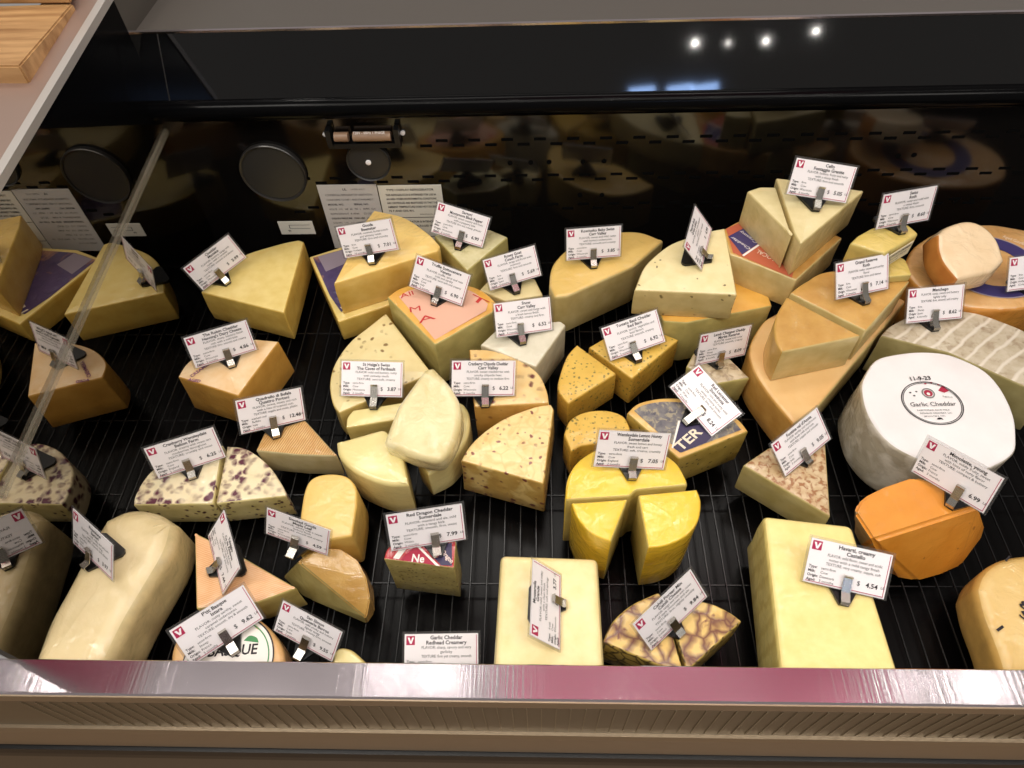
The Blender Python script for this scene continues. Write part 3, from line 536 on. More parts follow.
S('C40', W_, 'golden wedge on the tan wheel section carrying the card priced 7.14', [(790, 293), (806, 281, 1), (826, 272, 1), (870, 270), (910, 281), (866, 331)], .137, .0725, ('tan_top', 'tan_side', 'tan_rind'), split={0: 'rind', 1: 'paste', 2: 'rind'})
S('C55', W_, 'thin pale yellow piece beneath the film-wrapped yellow wedge at back right', [(850, 262), (878, 246), (906, 259), (912, 275), (884, 277)], .151, .1375, ('butteryel', 'butteryel_side'), r=.002)
S('C39', W_, 'film-wrapped yellow wedge with printed sticker on its front, back right', [(850, 243), (858, 235), (872, 227), (908, 224), (919, 233), (885, 254)], .188, .1515, ('butteryel', 'butteryel_side'), r=.004)
# --- right end
S('C43', 'round_cheese', 'orange wheel with purple ring label at the right edge under a cut piece', [(906, 268, 1), (918, 243, 1), (950, 228, 1), (995, 224, 1), (1040, 233, 1), (1072, 258, 1), (1066, 288, 1), (1030, 306, 1), (980, 308, 1), (930, 294, 1)], .09, 0, ('round', 'round_side', 'round_side'), r=.008)
S('C44', W_, 'pale cut piece with burnt orange rind on the purple-ringed wheel', [(938, 234), (949, 225, 2), (968, 220, 2), (984, 225, 2), (998, 240, 2), (1006, 260), (994, 272), (958, 280), (945, 264, 1), (939, 250, 1)], .153, .117, ('peachcut', 'peachcut', 'burnt'), slope=(-.05, .3), r=.008, flare=.1, split={0: 'paste', 1: 'paste', 2: 'rind'})
S('C45', 'half_cheese', 'grey-rinded half wheel with pale grid lines behind the white cloth wheel', [(881, 336), (893, 324, 1), (924, 313, 1), (960, 311, 1), (1000, 320, 1), (1042, 342, 1), (1062, 372), (1050, 398), (949, 353)], .08, 0, ('grey_rind', 'grey_side', 'grey_rind'), split={0: 'rind', 1: 'paste', 2: 'rind'})
S('C46', 'round_cheese', 'large wheel in white cloth with Garlic Cheddar label', [(862, 394, 1), (864, 376, 1), (880, 358, 1), (911, 351, 1), (949, 354, 1), (980, 365, 1), (1000, 386, 1), (1015, 415, 1), (1018, 438, 1), (1011, 456, 1), (985, 470, 1), (950, 469, 1), (916, 458, 1), (888, 442, 1), (869, 418, 1)], 0.102, 0, ('cloth', 'cloth_side', 'cloth_side'), r=.006, rb=.012, flare=.02, split={0: 'cloth_cover', 1: 'wrapped_side', 2: 'wrapped_side'}, wob=.002)
hull('C47', 'half_round_cheese', 'deep orange half round with a cut front face, lower right', [(854, 512, .1), (858, 502, .1), (868, 494, .1), (886, 485, .1), (912, 476, .1), (940, 483, .1), (980, 507, .1), (873, 541, .1), (853, 530, .03), (862, 548, .02), (880, 566, .012), (895, 578, .004), (918, 582, 0), (940, 576, 0), (960, 567, 0), (982, 538, 0), (985, 525, .02), (945, 515, 0), (888, 534, 0)], .1, ('mimo', 'mimo_rind'))
S('C49', W_, 'triangular wedge with rust speckled white rind left of the cloth wheel', [(743, 465), (768, 448), (800, 440), (826, 443), (831, 517)], 0.06, 0, ('rust', 'rust_side', 'rust'), rc=.002, split={0: 'rind', 1: 'paste', 2: 'rind'})
# --- front row
S('C50', 'cheese_block', 'smooth butter-colored block at the front center', [(500, 553), (598, 557), (606, 692), (492, 692)], .075, 0, ('butter', 'butter_side'), r=.009, rb=.008, rc=.008)
S('C51', 'cheese_block', 'large pale yellow block leaning right at the front, card priced 4.54', [(763, 514), (853, 524), (908, 700), (785, 700)], .092, 0, ('havarti', 'havarti_side'), r=.008, rb=.006, rc=.008)
S('C52', W_, 'brown-veined marbled wedge at the front rail, left half', [(602, 642), (613, 621, 1), (634, 603, 1), (658, 592), (661, 594), (684, 672), (660, 666)], 0.066, 0, ('porter', 'porter_side', 'porter_side'))
S('C54', W_, 'brown-veined marbled wedge at the front rail, right half', [(664, 596), (690, 599, 1), (712, 604, 1), (731, 613, 1), (742, 621), (692, 667), (687, 671)], 0.066, 0, ('porter', 'porter_side', 'porter_side'))
S('C53', W_, 'red-waxed wedge with mustard seed cut face standing alone on the wires', [(384, 559), (391, 546, 1), (418, 541, 1), (454, 539), (456, 542), (454, 568)], 0.093, 0, ('redwax', 'mustard', 'redwax'), split={0: 'wax', 1: 'paste', 2: 'wax'}, rc=.001, r=.0015, flare=-.02)
S('C48', 'round_cheese', 'cream piece with black marker writing at the lower right edge', [(976, 588), (982, 573, 1), (994, 562, 1), (1014, 555, 1), (1060, 549), (1085, 600), (1070, 700), (1010, 700), (996, 650, 1), (982, 613, 1)], .06, 0, ('hand', 'hand_side', 'hand_side'), r=.014, rb=.008)

# --- prints on the cheeses
printed('C13', 'printed_label', [(313, 258), (342, 250), (410, 244), (388, 300), (341, 312), (330, 296)], P_PURPLE); printed_text('C13', 'LEICESTER', (345, 313), (398, 280), .022, P_CREAM)
printed('C13', 'label_band', [(318, 257), (342, 250.5), (350, 262), (326, 272)], P_LILAC, .0010)
printed('C15', 'pink_paper', [(399, 297), (412, 290, 1), (440, 286, 1), (470, 291, 1), (488, 304), (486, 311), (435, 340)], P_PINK)
printed_text('C15', 'All', (401, 299), (414, 295), .014, P_RED, False); printed_text('C15', 'M', (409, 313), (421, 311), .016, P_RED, False); printed_text('C15', 'A', (419, 324), (436, 319), .018, P_RED, False); printed_text('C15', 'T', (468, 299), (485, 307), .018, P_RED, False)
printed('C36', 'orange_band', [(726, 229), (744, 221), (800, 240), (792, 278), (733, 253)], P_ORANGE)
printed('C36', 'blue_band', [(728, 237), (743, 229), (760, 243), (742, 255)], P_BLUE, .0011); printed('C36', 'white_line', [(742, 255.6), (760, 243.4), (761.5, 244.6), (743.5, 257)], P_WHITE, .0012)
printed_text('C36', 'Creamy', (758, 243), (741, 231), .008, P_WHITE, False, lift=.0014); printed_text('C36', 'Cheddar', (751, 249), (732, 237), .008, P_WHITE, False, lift=.0014); printed_text('C36', 'LOCAL', (776, 259), (758, 250), .012, P_CREAM, False)
printed('C31', 'label_art', [(634, 411), (645, 405, 1), (668, 402, 1), (702, 406, 1), (730, 419, 1), (741, 430), (681, 453)], P_ART); printed('C31', 'dark_label', [(680, 421), (706, 409), (728, 420), (706, 443), (680, 453), (673, 448)], P_NAVY, .0011)
printed_text('C31', 'TER', (681, 452), (703, 433), .020, P_CREAM, lift=.0014); printed('C31', 'white_line', [(678, 421), (680.5, 421), (673, 449), (671.5, 448)], P_WHITE, .0012)
ring_print('C43', (990, 266), .078, .072, P_BLUE, 'ring_label', .36); ring_print('C43', (990, 266), .0785, .0725, P_LILAC, 'ring_edge', .03, lift=.0012); printed_text('C43', 'Aged Gouda', (1002, 238), (1024, 246), .011, P_CREAM, False, lift=.0014)
printed_text('C2', 'CREAMERY', (192, 378), (214, 362), .008, P_STAMP); printed_text('C2', 'AGED', (188, 381), (200, 383), .007, P_STAMP)
ring_print('C8', (228, 662), .052, .052, P_WHITE, 'paper_label', fill=True); ring_print('C8', (228, 662), .0535, .0535, P_INK, 'label_edge', .03, lift=.0012); ring_print('C8', (228, 662), .048, .048, P_GREEN, 'label_ring', .03, lift=.0012)
printed_text('C8', 'BASQUE', (207, 657), (257, 654), .017, P_INK); printed('C8', 'green_hill', [(244, 641), (250, 636, 1), (257, 638, 1), (259, 643)], P_GREEN, .0012)
printed('C53', 'white_band', [(393, 558.5), (402, 546), (409, 546), (399, 559.5)], P_WHITE, .0009); printed('C53', 'red_label', [(401, 560), (414, 547), (420, 547), (438, 566)], P_CRIM, .0009); printed('C53', 'label_edge', [(417, 547), (420, 547), (440, 566.5), (436, 566)], P_WHITE, .0011)
printed_text('C53', 'Ne', (411, 562), (424, 563), .014, P_WHITE, lift=.0013); printed('C53', 'dark_label', [(424, 547), (452, 543), (452, 566), (441, 565.5)], P_NAVY, .0009); printed_text('C53', 'Dragon', (441, 553), (451, 564), .008, P_PALEPINK, lift=.0012)
ring_print('C46', (932, 403), .0395, .036, P_INK, 'label_ring', .035); ring_print('C46', (932, 403), .0372, .0338, P_INK, 'label_ring', .025)
printed_text('C46', 'Garlic Cheddar', (910.5, 407), (956.5, 406), .0098, P_INK, False); printed_text('C46', '11-9-23', (909.5, 381), (931, 380), .009, P_INK, True)
printed_text('C46', 'FARMSTEAD RAW MILK', (917, 411.5), (950, 411), .0034, P_INK, False); printed_text('C46', 'REDHEAD CREAMERY, LLC', (920, 414.5), (952, 414), .0034, P_INK, False); printed_text('C46', 'BROOTEN, MN', (924, 417.5), (945, 417), .003, P_INK, False)
ring_print('C46', (928, 393.5), .0085, .0085, P_GREY, 'badge_ring', .2); ring_print('C46', (928, 393.5), .0055, .0055, P_CRIM, 'badge', fill=True); ring_print('C46', (928, 394.5), .0022, .0025, P_WHITE, 'badge_center', fill=True, lift=.0014)
printed('C46', 'red_heart', [(938, 391), (940, 388, 1), (943, 386, 1), (946, 389, 1), (948.5, 391, 1), (944, 393)], P_CRIM); printed_text('C46', 'aged', (942, 397), (952, 398.5), .004, P_GREY, False)
for a, b in ((910, 393), (914, 396), (916, 392), (925, 384), (931, 383), (938, 385)): ring_print('C46', (a, b), .0016, .0012, P_CRIM if a > 920 else P_INK, 'petal', fill=True, n=10)
printed('C46', 'black_mark', [(936.5, 419.5), (938, 418, 1), (941, 418, 1), (943.5, 420), (941, 419.6), (939, 420)], P_INK)
for t_, a, b in (('1', (1002, 559), (1006, 562)), ('l', (995, 629), (998, 632)), ('8', (1018, 606), (1028, 612)), ('S', (1018, 616), (1028, 622))): printed_text('C48', t_, a, b, .014, P_INK, True)
c3, nrm, u, v, root, t = PL['C39']                      # sticker on the front face of the wrapped wedge
A, B = np.array(local_on('C39', 885, 254)), np.array(local_on('C39', 919, 233)); d = (B-A)/np.linalg.norm(B-A); L = np.linalg.norm(B-A); on = np.array([d[1], -d[0]])
mt = Matrix([[d[0], 0, on[0], (A+B)[0]/2+on[0]*.0025], [d[1], 0, on[1], (A+B)[1]/2+on[1]*.0025], [0, 1, 0, t*.5], [0, 0, 0, 1]])
w = MB(); w.box(-L*.40, L*.36, -.013, .011, -.0004, .0004); so = w.build('sticker', P_STICK, root, mat=mt)
w = MB(); put_text(w, 'ELLSWORTH CREAMERY', -L*.37, .004, .0055, True, maxw=L*.7); put_text(w, 'CHEESE CURD WEDGE', -L*.37, -.003, .0048, False, maxw=L*.6); put_text(w, 'NET WT 8 OZ', -L*.37, -.010, .0048, False); w.build('printed_text', P_INK, so, mat=Matrix.Translation((0, 0, .0007)))
# crease on the orange half round, rind tuft beside the cranberry pieces

# ------------------------------------------------------------------ price cards
CW, CHT = .0889, .0508
def rod(w):
    th = np.linalg.norm(w)
    if th < 1e-9: return np.eye(3)
    k = w/th; K = np.array([[0, -k[2], k[1]], [k[2], 0, -k[0]], [-k[1], k[0], 0]]); return np.eye(3)+math.sin(th)*K+(1-math.cos(th))*K@K
OBJ = np.array([(-CW/2, -CHT/2, 0), (CW/2, -CHT/2, 0), (CW/2, CHT/2, 0), (-CW/2, CHT/2, 0)])
def solve_card(corners, F, size, pn=(0, 0, 1.)):
    """rigid pose of a card of known size from its four measured corners and its foot point F (camera frame)"""
    c = np.array(corners, float); ang = math.atan2(*(c[1]-c[0])[::-1]); best = None; Fc = CM @ (F-CAM); ob = OBJ*size; nc = CM @ np.asarray(pn)
    def res(x, B):
        Rm = rod(x[:3])@B; p = ob@Rm.T + x[3:]
        e = np.c_[512+F_PX*p[:, 0]/p[:, 2], 384+F_PX*p[:, 1]/p[:, 2]] - c
        q = Rm.T@(Fc-x[3:])                                        # foot in card frame (y down, z away)
        hh = np.minimum((p-Fc)@nc - .003, 0)/.002
        return np.r_[e.ravel(), hh, (q[1]-(CHT*size/2+.010))/.004, (q[2]+.004)/.004]
    for t1 in (-1, -.4, .4, 1):
        for t2 in (-.8, 0, .8):
            B = rod(np.array([0, 0, ang]))@rod(np.array([t1, 0, 0]))@rod(np.array([0, t2, 0]))
            m = c.mean(0); d = Fc[2]; x = np.r_[0, 0, 0, (m[0]-512)/F_PX*d, (m[1]-384)/F_PX*d, d]
            lam = 1e-3; r = res(x, B)
            for it in range(40):
                J = np.array([(res(x+e, B)-r)/1e-6 for e in np.eye(6)*1e-6]).T; A = J.T@J
                st = np.linalg.lstsq(A+lam*np.diag(np.diag(A)+1e-9), -J.T@r, rcond=None)[0]; r2 = res(x+st, B)
                if r2@r2 < r@r: x, r, lam = x+st, r2, lam/3
                else: lam *= 4
                if lam > 1e8: break
            if best is None or r@r < best[0]: best = (r@r, x, rod(x[:3])@B)
    e, x, Rm = best; q = Rm.T@(Fc-x[3:])
    Rw = CM.T@Rm; return math.sqrt(e/5), CAM+CM.T@x[3:], Rw[:, 0], -Rw[:, 1], -Rw[:, 2], q[0]     # centre, right, up, normal, clip position along the card
# shared meshes
mb = MB(); prof = [(-.0055, 0), (.0055, 0), (.0235, .036), (.0225, .041), (.018, .044), (-.018, .044), (-.0225, .041), (-.0235, .036)]
mb.add([(x, y, z) for z in (.0003, .0042) for x, y in prof], [tuple(range(8))[::-1], tuple(range(8, 16))] + [(k, (k+1) % 8, 8+(k+1) % 8, 8+k) for k in range(8)])
FOOT = pymesh('foot', mb.v, mb.f); FOOT.materials.append(M['foot'])
mb = MB(); mb.box(-CW/2, CW/2, -CHT/2, CHT/2, -.0007, .0003); CARD = pymesh('card', mb.v, mb.f); CARD.materials.append(M['card'])
def frame_geo(mb, x0, x1, y0, y1, t, z0, z1, sides='LRTB'):
    for s_, b in (('L', (x0, x0+t, y0, y1)), ('R', (x1-t, x1, y0, y1)), ('T', (x0+t, x1-t, y1-t, y1)), ('B', (x0+t, x1-t, y0, y0+t))):
        if s_ in sides: mb.box(*b, z0, z1)
mb = MB(); frame_geo(mb, -CW/2-.0028, CW/2+.0028, -CHT/2-.0012, CHT/2+.0028, .0030, -.0011, .0006); SLEEVE = pymesh('sleeve', mb.v, mb.f); SLEEVE.materials.append(M['sleeve'])
mb = MB(); frame_geo(mb, -CW/2+.0016, CW/2-.0018, -CHT/2+.0018, CHT/2-.0016, .0007, .0004, .00055, 'RB'); BORD = pymesh('border_line', mb.v, mb.f); BORD.materials.append(M['crimson'])
LX, LY, LS = -CW/2+.0022, CHT/2-.0125, .0103
mb = MB(); mb.box(LX, LX+LS, LY, LY+LS, .0004, .0007, 0)
mb.add([(LX+x*LS, LY+y*LS, .00085) for x, y in ((.14, .84), (.38, .84), (.53, .42), (.68, .84), (.90, .84), (.63, .14), (.42, .14))], [(0, 6, 5, 4, 3, 2, 1)], 1)
LOGO = pymesh('logo', mb.v, mb.f, None, mb.i); LOGO.materials.append(M['crimson']); LOGO.materials.append(M['white'])
def price_card(key, corners, foot, label, title, price, lines, col2, size=1., zf=None):
    if key is None: base, nrm = np.array([0, 0, zf]), np.array([0, 0, 1.])
    else: base, nrm = PL[key][0], PL[key][1]
    Fp = at_plane(foot[0], foot[1], base, nrm)
    err, ctr, rt, up, nm, qx = solve_card(corners, Fp, size, nrm)
    print('CARD %-40s err %.2f  up.z %.2f' % (title[-1], err, up[2]))
    root = link('price_card', None); root.location = Fp; tag(root, label, 'price card', 'printed price cards on clip stands')
    cm = Matrix([[rt[i]*size, up[i]*size, nm[i]*size, ctr[i]-Fp[i]] for i in range(3)] + [[0, 0, 0, 1]])
    card = link('card', CARD, parent=root, mat=cm); link('card_sleeve', SLEEVE, parent=card); link('border_line', BORD, parent=card); link('logo', LOGO, parent=card)
    t = MB(); cx = .006; y = CHT/2-.0064
    for k, s_ in enumerate(title): put_text(t, s_, cx, y, .0062, True, 'C', .0006, maxw=.056); y -= .0058
    y += .0008
    for k, s_ in enumerate(lines): put_text(t, s_, cx, y, .0047, False, 'C', .0006, maxw=.060); y -= .0050
    y = min(y-.0008, -.0036)
    for a, b in zip(('Type:', 'Milk:', 'Origin:', 'Aged:'), col2):
        put_text(t, a, -CW/2+.0028, y, .0043, True, 'L', .0006); put_text(t, b, -CW/2+.0165, y, .0043, False, 'L', .0006, maxw=.020); y -= .0049
    t.build('printed_text', M['ink'], card)
    t = MB(); put_text(t, '$', .0125, -.0165, .0075, False, 'L', .0006); put_text(t, price, .0225, -.0165, .0075, True, 'L', .0006); put_text(t, 'LB', .0385, -.0150, .0042, False, 'L', .0006); t.build('price_print', M['ink'], card)
    # foot flat on the cheese, pointing to the front of the card
    bk = (up-nrm*np.dot(up, nrm)) - (nm-nrm*np.dot(nm, nrm)); bk /= np.linalg.norm(bk); sx = np.cross(bk, nrm)
    link('foot', FOOT, parent=root, mat=Matrix([[sx[i], bk[i], nrm[i], nrm[i]*.0003] for i in range(3)] + [[0, 0, 0, 1]]))
    # clip: sprung metal strip from the foot up the front of the card and over its hidden back
    q = np.array([np.dot(Fp+nrm*.0042-ctr, rt), np.dot(Fp+nrm*.0042-ctr, up), np.dot(Fp+nrm*.0042-ctr, nm)]); b = -CHT/2*size
    prof = [(q[0], q[1], q[2]+.001), (q[0], q[1]+.004, q[2]+.0022), (q[0], b-.001, max(.0042, q[2]*.4)), (q[0], b+.0150, .0036), (q[0], b+.0172, .0058), (q[0], b+.0178, .0022)]
    ins = [(q[0], b+.0140, .0022), (q[0], b-.0035, -.0028), (q[0], q[1]+.001, q[2]-.004)]
    c = MB()
    for pr, wd, th in ((prof, .0049, .0008), (ins, .0042, .0006)):
        vs = []
        for x, y, z in pr:
            for sx_ in (-wd, wd):
                for zz in (0, th): vs.append(ctr-Fp + rt*(x+sx_) + up*y + nm*(z+zz))
        fs = []
        for k in range(len(pr)-1):
            o = 4*k; fs += [(o, o+4, o+5, o+1), (o+2, o+3, o+7, o+6), (o+1, o+5, o+7, o+3), (o, o+2, o+6, o+4)]
        fs += [(0, 1, 3, 2), (4*len(pr)-4, 4*len(pr)-2, 4*len(pr)-1, 4*len(pr)-3)]; c.add(vs, fs)
    c.build('clip', M['clip'], root)
FL = 'FLAVOR: '; TX = 'TEXTURE: '
def P(*a, **k): price_card(*a, **k)
semi = 'semi-firm'
P('C1', [(182.9,269.4),(228.4,233.8),(246.4,257.7),(202.5,289.9)], (228.8,285), 'tilted card on the straw quarter wedge at back left', ['Cheddar', 'Marieke'], '5.99', [FL+'buttery, tangy and', 'nutty, with a caramel', TX+'smooth and dense'], (semi, 'Cow', 'Wisconsin', '6 months'))
P('C2', [(183.4,338),(246,320.5),(256.7,348.8),(196,368.4)], (233.2,368.4), 'card on the peach-rinded wedge with purple stamp', ['The Robin Cheddar', "Henning's Dairy Cheese"], '4.86', [FL+'sharp, buttery finish', 'rich with a mild bite', TX+'firm, smooth and creamy'], (semi, 'Cow', 'Wisconsin', '2 months'))
P('C3', [(235.2,401.6),(301,386.5),(305.5,420),(241,433.8)], (277.2,439), 'card on the thin ridged-rind triangle, price 12.46', ['Quadrello di Bufala', 'Quattro Portoni'], '12.46', [FL+'sweet, meaty and rich', 'with a hint of toasted nuts', TX+'supple and moist, pliable'], ('washed rind', 'Buffalo', 'Italy', '3 months'))
P('C4', [(143.4,448.8),(213.8,427.3),(223.9,456.6),(160,478.5)], (194.2,480), 'card on the left cranberry-studded wedge', ['Cranberry Wensleydale', 'Belton Farm'], '6.25', [FL+'creamy with sweet tart', 'cranberries throughout', TX+'crumbly and moist'], (semi, 'Cow', 'England', '2 months'))
P('C6', [(71.3,506.8),(114.3,545.9),(111.3,580),(75.2,544)], (86,570), 'turned card on the big cream log', ['Provolone', 'Sartori'], '3.97', [FL+'mild, milky and smooth', 'with a gentle tang', TX+'smooth and elastic'], (semi, 'Cow', 'Wisconsin', '2 months'))
P('C7', [(223.5,512.3),(240,569),(222.5,591.5),(208.8,535.9)], (209,574), 'steeply turned narrow card on the salmon-rinded triangle', ['Taleggio', 'Ca de Ambros'], '7.44', [FL+'earthy and meaty', 'with a fruity finish', TX+'soft and sticky'], ('washed rind', 'Cow', 'Italy', '2 months'))
P('C8', [(168.8,631.6),(243,584.3),(265,617.9),(190.8,665)], (237,655), 'tilted card on the small wheel labelled QUE, price 9.62', ["P'tit Basque", 'Istara'], '9.62', [FL+'nutty earthy, sweet', 'caramel undertones', TX+'smooth, dry & smooth'], (semi, 'Sheep', 'France', '3 months'))
P('C9', [(283,602.3),(343.6,631.6),(330,661),(275.2,629.6)], (298,661), 'card leaning left at the front rail beside the wheel labelled QUE', ['San Simon', 'Queixeria Barros'], '9.55', [FL+'mild smoky and buttery', 'lightly tangy', TX+'creamy firm, smooth'], (semi, 'Cow', 'Spain', '2 months'), size=.9)
P('C11', [(269.3,507.3),(329.5,532.3),(326,551.8),(266.4,535.2)], (291,559), 'card leaning away in front of the amber slab', ['Smoked Gouda', 'Maple Leaf'], '4.59', [FL+'smoky with a sweet', 'hickory finish', TX+'smooth and creamy'], (semi, 'Cow', 'Wisconsin', '2 months'), size=.92)
P('C12', [(336.3,227.4),(390.3,218.6),(399,248.9),(345,257.7)], (372.7,265.5), 'card on the amber wedge stacked at the back left', ['Gouda', 'Beemster'], '7.01', [FL+'caramel, butterscotch', 'and whiskey notes', TX+'firm and crunchy'], ('firm', 'Cow', 'Holland', '18 months'))
P('C14', [(438,202),(490.9,217.6),(482,247.9),(431.3,231.3)], (457.7,250.8), 'card on the pale green veined wedge, in front of the notice sticker', ['Sartori', 'Montamore Black Pepper'], '6.90', [FL+'sweet, creamy and fruity', 'with a peppery bite', TX+'firm and creamy, granular'], (semi, 'Cow', 'Wisconsin', '6 months'))
P('C15', [(416.6,255.7),(471.3,274.3),(461.6,306.9),(409.8,285)], (434,306.5), 'card on the wedge with pink paper printed in red', ['Truffle Sottocenere', 'Veneto'], '6.90', [FL+'truffle, spice and nuts', 'mild and earthy', TX+'semi-soft and creamy'], ('semi-soft', 'Cow', 'Italy', '3 months'))
P('C17', [(483,260.6),(533.8,245),(541.6,275.2),(489.9,289.9)], (517.2,294.8), 'card on the small ivory wedge right of the pink-papered one', ['Rosey Goat', 'Coach Farm'], '5.69', [FL+'tangy and floral with', 'rosemary', TX+'firm and smooth'], ('firm', 'Goat', 'Spain', '4 months'))
P('C16', [(493.7,304),(549.5,296),(552.3,330.3),(496.6,337.1)], (523,345.9), 'card on the chalk white wedge', ['Snow', 'Carr Valley'], '6.52', [FL+'sweet and tangy with', 'a fresh lemon finish', TX+'creamy and firm'], (semi, 'Goat', 'Wisconsin', '4 months'))
P('C19', [(341.9,360.5),(403,361.5),(402,397.7),(341,395.7)], (373.7,410.4), 'level card before the cream flecked half wheel, price 3.87', ['St Helga\'s Swiss', 'The Caves of Faribault'], '3.87', [FL+'mild and buttery, nutty', 'with caraway seeds', TX+'semi-soft, creamy'], (semi, 'Cow', 'Minnesota', '2 months'))
P('C23', [(452,361),(515.8,360.2),(514.2,395.7),(451.3,395.7)], (485.3,408.4), 'level card on the cranberry orange-beige wedge, price 6.22', ['Cranberry Chipotle Cheddar', 'Carr Valley'], '6.22', [FL+'sweet cranberries with', 'smoky chipotle heat', TX+'creamy to medium firm'], (semi, 'Cow', 'Wisconsin', '2 months'))
P('C53', [(386,515.5),(461.5,503.5),(465,539),(392.2,550.5)], (438,558), 'dark-sleeved card on the red-waxed wedge, price 7.99', ['Red Dragon Cheddar', 'Somerdale'], '7.99', [FL+'mustard and ale, mild', 'with a tangy kick', TX+'smooth, firm, moist'], (semi, 'Cow', 'Wales', '3 months'))
P(None, [(404.3,633.5),(478,632.8),(479,678),(404,679)], (440,694), 'dark-sleeved card half hidden behind the front rail, garlic cheddar', ['Garlic Cheddar', 'Redhead Creamery'], '8.49', [FL+'sharp, savory and very', 'garlicky', TX+'firm yet creamy, smooth'], (semi, 'Cow', 'Minnesota', '4 months'), zf=.0)
P('C50', [(529.8,634.7),(533.7,560.5),(560.5,576),(559.7,648.4)], (566,606), 'card turned on its side on the butter-colored block', ['Mozzarella', 'Grande'], '3.77', [FL+'mild, sweet and milky', 'with a clean finish', TX+'soft and springy'], ('fresh', 'Cow', 'Wisconsin', '-'))
P('C35', [(566.4,229.3),(621.6,225.4),(620,255.7),(566.4,260.6)], (593.7,269.4), 'card on the golden half wheel at back center', ['Kosciusko Baby Swiss', 'Carr Valley'], '3.85', [FL+'sweet and mild, nutty', 'with buttery undertones', TX+'smooth and creamy'], (semi, 'Cow', 'Wisconsin', '2 months'))
P('C33', [(684.5,247.9),(695.3,204.9),(711.9,230.3),(701,268.4)], (711.9,261), 'card seen nearly edge-on on the cream flecked wedge', ['Pepper Jack', 'Great Lakes'], '4.99', [FL+'spicy, with jalapeno', 'peppers', TX+'creamy, supple'], (semi, 'Cow', 'Wisconsin', '2 months'))
P('C26', [(601.5,328.3),(656,309.8),(665.5,341),(610.3,360.5)], (638.6,363.5), 'card on the right herb-flecked yellow wedge', ['Tomato Basil Cheddar', 'Red Barn'], '6.92', [FL+'savory, vegetables and', 'basil flavors', TX+'smooth, creamy'], (semi, 'Cow', 'Wisconsin', '2 months'))
P('C32', [(700.7,336),(751.9,324.4),(744,355.7),(696,364.5)], (719.6,369.3), 'card on the small grey mottled wedge', ['Lamb Chopper Daddy', 'Marisa Reserve'], '8.09', [FL+'sweet and nutty', TX+'smooth, creamy'], (semi, 'Sheep', 'Wisconsin', '6 months'))
P('C31', [(700,365.4),(742,413.3),(712.8,436.7),(667.9,386)], (683.5,425), 'steeply rotated card on the wedge labelled TER, price 8.24', ['Red Leicester', 'Snowdonia'], '8.24', [FL+'rich and nutty with', 'sweet, creamy notes', TX+'firm and smooth'], (semi, 'Cow', 'Wales', '9 months'))
P('C28', [(599.8,431.2),(669,433.7),(663.3,470.2),(595.3,464)], (631.6,481.2), 'card on the bright yellow half wheel', ['Wensleydale Lemon Honey', 'Somerdale'], '7.05', [FL+'sweet lemon and honey', 'fresh and tart', TX+'soft, creamy, crumbly'], (semi, 'Cow', 'England', '2 months'))
P('C38', [(795.7,157.2),(858.2,167.3),(844.5,202.9),(787.9,193.7)], (815.2,212.3), 'highest card, on the tall white wedge at back right', ['Cello', 'Fontaggio Granite'], '5.05', [FL+'buttery, fruity and nutty', 'with a sharp finish', TX+'firm and smooth'], ('firm', 'Cow', 'Wisconsin', '6 months'))
P('C39', [(884.5,195.2),(936.9,185.8),(928.5,219.6),(875.2,228.8)], (902,235), 'card on the film-wrapped yellow wedge at back right', ['Swiss', 'Roth'], '8.60', [FL+'nutty and mild with', 'a sweet finish', TX+'firm, smooth'], (semi, 'Cow', 'Wisconsin', '4 months'))
P('C40', [(836,263.5),(888.5,252.8),(888,288.9),(836,299.6)], (866,305.5), 'card on the golden wedge stacked on the tan wheel, price 7.14', ['Grand Reserve', 'Roth'], '7.14', [FL+'nutty, sweet and earthy', 'floral', TX+'firm and dense'], ('firm', 'Cow', 'Wisconsin', '9 months'))
P('C45', [(909,288.9),(964.2,284),(961.7,318),(905.6,323.8)], (935,332), 'card on the grey-rinded half wheel behind the cloth wheel', ['Manchego'], '8.62', [FL+'nutty, sweet and buttery', 'lightly salty', TX+'firm, smooth and creamy'], ('firm', 'Sheep', 'Spain', '6 months'))
P('C43', [(1010.5,257.7),(1064,250),(1061,285),(1006.6,291.8)], (1035,299), 'card cut off by the right edge of the photo', ['Aged Gouda'], '9.10', [FL+'caramel and toffee', TX+'firm and crunchy'], ('firm', 'Cow', 'Holland', '12 months'))
P('C49', [(771.3,444.7),(816.2,409),(831.3,437.9),(785,476)], (809.4,466), 'tilted card on the rust speckled white-rind triangle', ['Fontina val d\'Aosta'], '9.05', [FL+'earthy and mushroom', 'with fresh milk and nuts', TX+'supple and smooth'], (semi, 'Cow', 'Italy', '3 months'))
P('C47', [(927.5,438.3),(1005.6,477.4),(982,514.5),(912.9,470.5)], (948,508.6), 'tilted card on the deep orange half round, price 6.99', ['Mimolette, young'], '6.99', [FL+'mildly fruity, sweet', 'with hints of nutty flavor', TX+'compact & buttery'], ('semi-firm', 'Cow', 'France', '3 months'))
P('C51', [(811.8,538),(893.8,553.7),(883,600.6),(803,580)], (843,606.4), 'card on the large pale yellow block, price 4.54', ['Havarti, creamy', 'Castello'], '4.54', [FL+'mild flavor, sweet and acidic', 'notes with a mild tangy finish', TX+'very creamy, supple, soft'], ('semi-firm', 'Cow', 'Denmark', '3 months'))
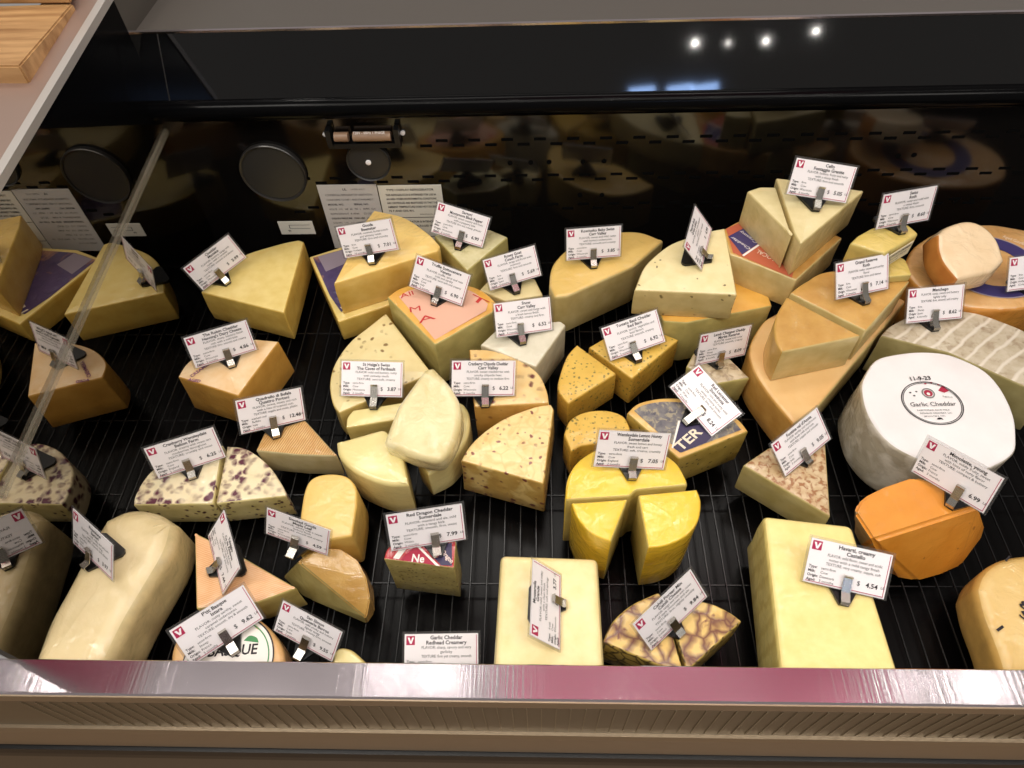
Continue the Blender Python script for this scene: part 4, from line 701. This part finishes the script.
P('C54', [(633,625.3),(690.6,568),(708.2,596.4),(649.6,651)], (682,637), 'tilted card on the brown-veined marbled wedges', ['Cahill Porter Mix', 'Cahill Cheese'], '9.84', [FL+'tangy and rich with notes', 'of dark chocolate and ale', TX+'firm, slightly crumbly'], (semi, 'Cow', 'Ireland', '9 months'))

# ------------------------------------------------------------------ light
wd = bpy.data.worlds.new('store'); scene.world = wd; wd.use_nodes = True
bg = wd.node_tree.nodes['Background']; bg.inputs[0].default_value = (1, .93, .86, 1); bg.inputs[1].default_value = .27
def area(loc, rot, sx, sy, power, col=(1, .95, .88)):
    l = bpy.data.lights.new('area_light', 'AREA'); l.shape = 'RECTANGLE'; l.size = sx; l.size_y = sy; l.energy = power; l.color = col
    o = bpy.data.objects.new('area_light', l); COL.objects.link(o); o.location = loc; o.rotation_euler = rot; return o
area((.1, -.1, 2.15), (math.radians(12), 0, 0), 2.4, .8, 22)
area((-1.2, .0, 2.1), (0, math.radians(-25), 0), .5, .5, 10)
area((1.7, -.5, 2.1), (0, math.radians(25), 0), .6, .6, 11)
area((.1, 1.45, 2.3), (math.radians(-22), 0, 0), 1.8, .4, 15)  # extra light added from behind to brighten the back row's tops
def lamp(loc, e, r=.035, col=(1, .95, .88)):
    l = bpy.data.lights.new('overhead_point', 'POINT'); l.energy = e; l.shadow_soft_size = r; l.color = col
    o = bpy.data.objects.new('overhead_point', l); COL.objects.link(o); o.location = loc
for x in (-.95, -.5, -.1, .3, .7, 1.1):
    for y in (-.38, .02, .37): lamp((x+.07*math.sin(9*y), y+.03*math.sin(7*x), 2.05), 1.25, .022)  # lamp grid added overhead so the wrinkled film sparkles
# track lamps further out in the store, the ones the sloping fascia mirrors
for px, py, e in ((695, 43, 1.6), (766, 41, 1.2), (816, 31, 1.1), (728, 43, .4)):
    p = at_plane(px, py, FP0, FN); d = ray(px, py); d = d - 2*np.dot(d, FN)*FN; lamp(tuple(p + d*(2.3-p[2])/d[2]), e, .011)
# lamps added overhead, placed to mirror as glints on shrink film and brushed rail
for px, py, zz, e in ((338, 486, .072, 7), (826, 318, .137, 4), (985, 262, .15, 4), (124, 600, .09, 3), (676, 520, .115, 3), (62, 676, .1, 2), (118, 676, .1, 1), (385, 676, .1, .7), (428, 676, .1, .7), (455, 676, .1, .5), (905, 684, .1, .7), (965, 684, .1, .9), (1000, 684, .1, .9)):
    d = ray(px, py); d = np.array([d[0], d[1], -d[2]]); lamp(tuple(at_z(px, py, zz) + d*(2.05-zz)/d[2]), e, .025)
for px, py in ((642, 91), (680, 89), (705, 88)):
    p = at_plane(px, py, FP0, FN); d = ray(px, py); d = d - 2*np.dot(d, FN)*FN; q = p + d*(1.7-p[2])/d[2]
    o = area(tuple(q), (math.radians(-75), 0, 0), .13, .04, .35, (.35, .55, 1)); o.rotation_euler = Vector(p-q).to_track_quat('-Z', 'Y').to_euler()
scene.view_settings.view_transform = 'Standard'; scene.view_settings.look = 'None'; scene.view_settings.exposure = .12
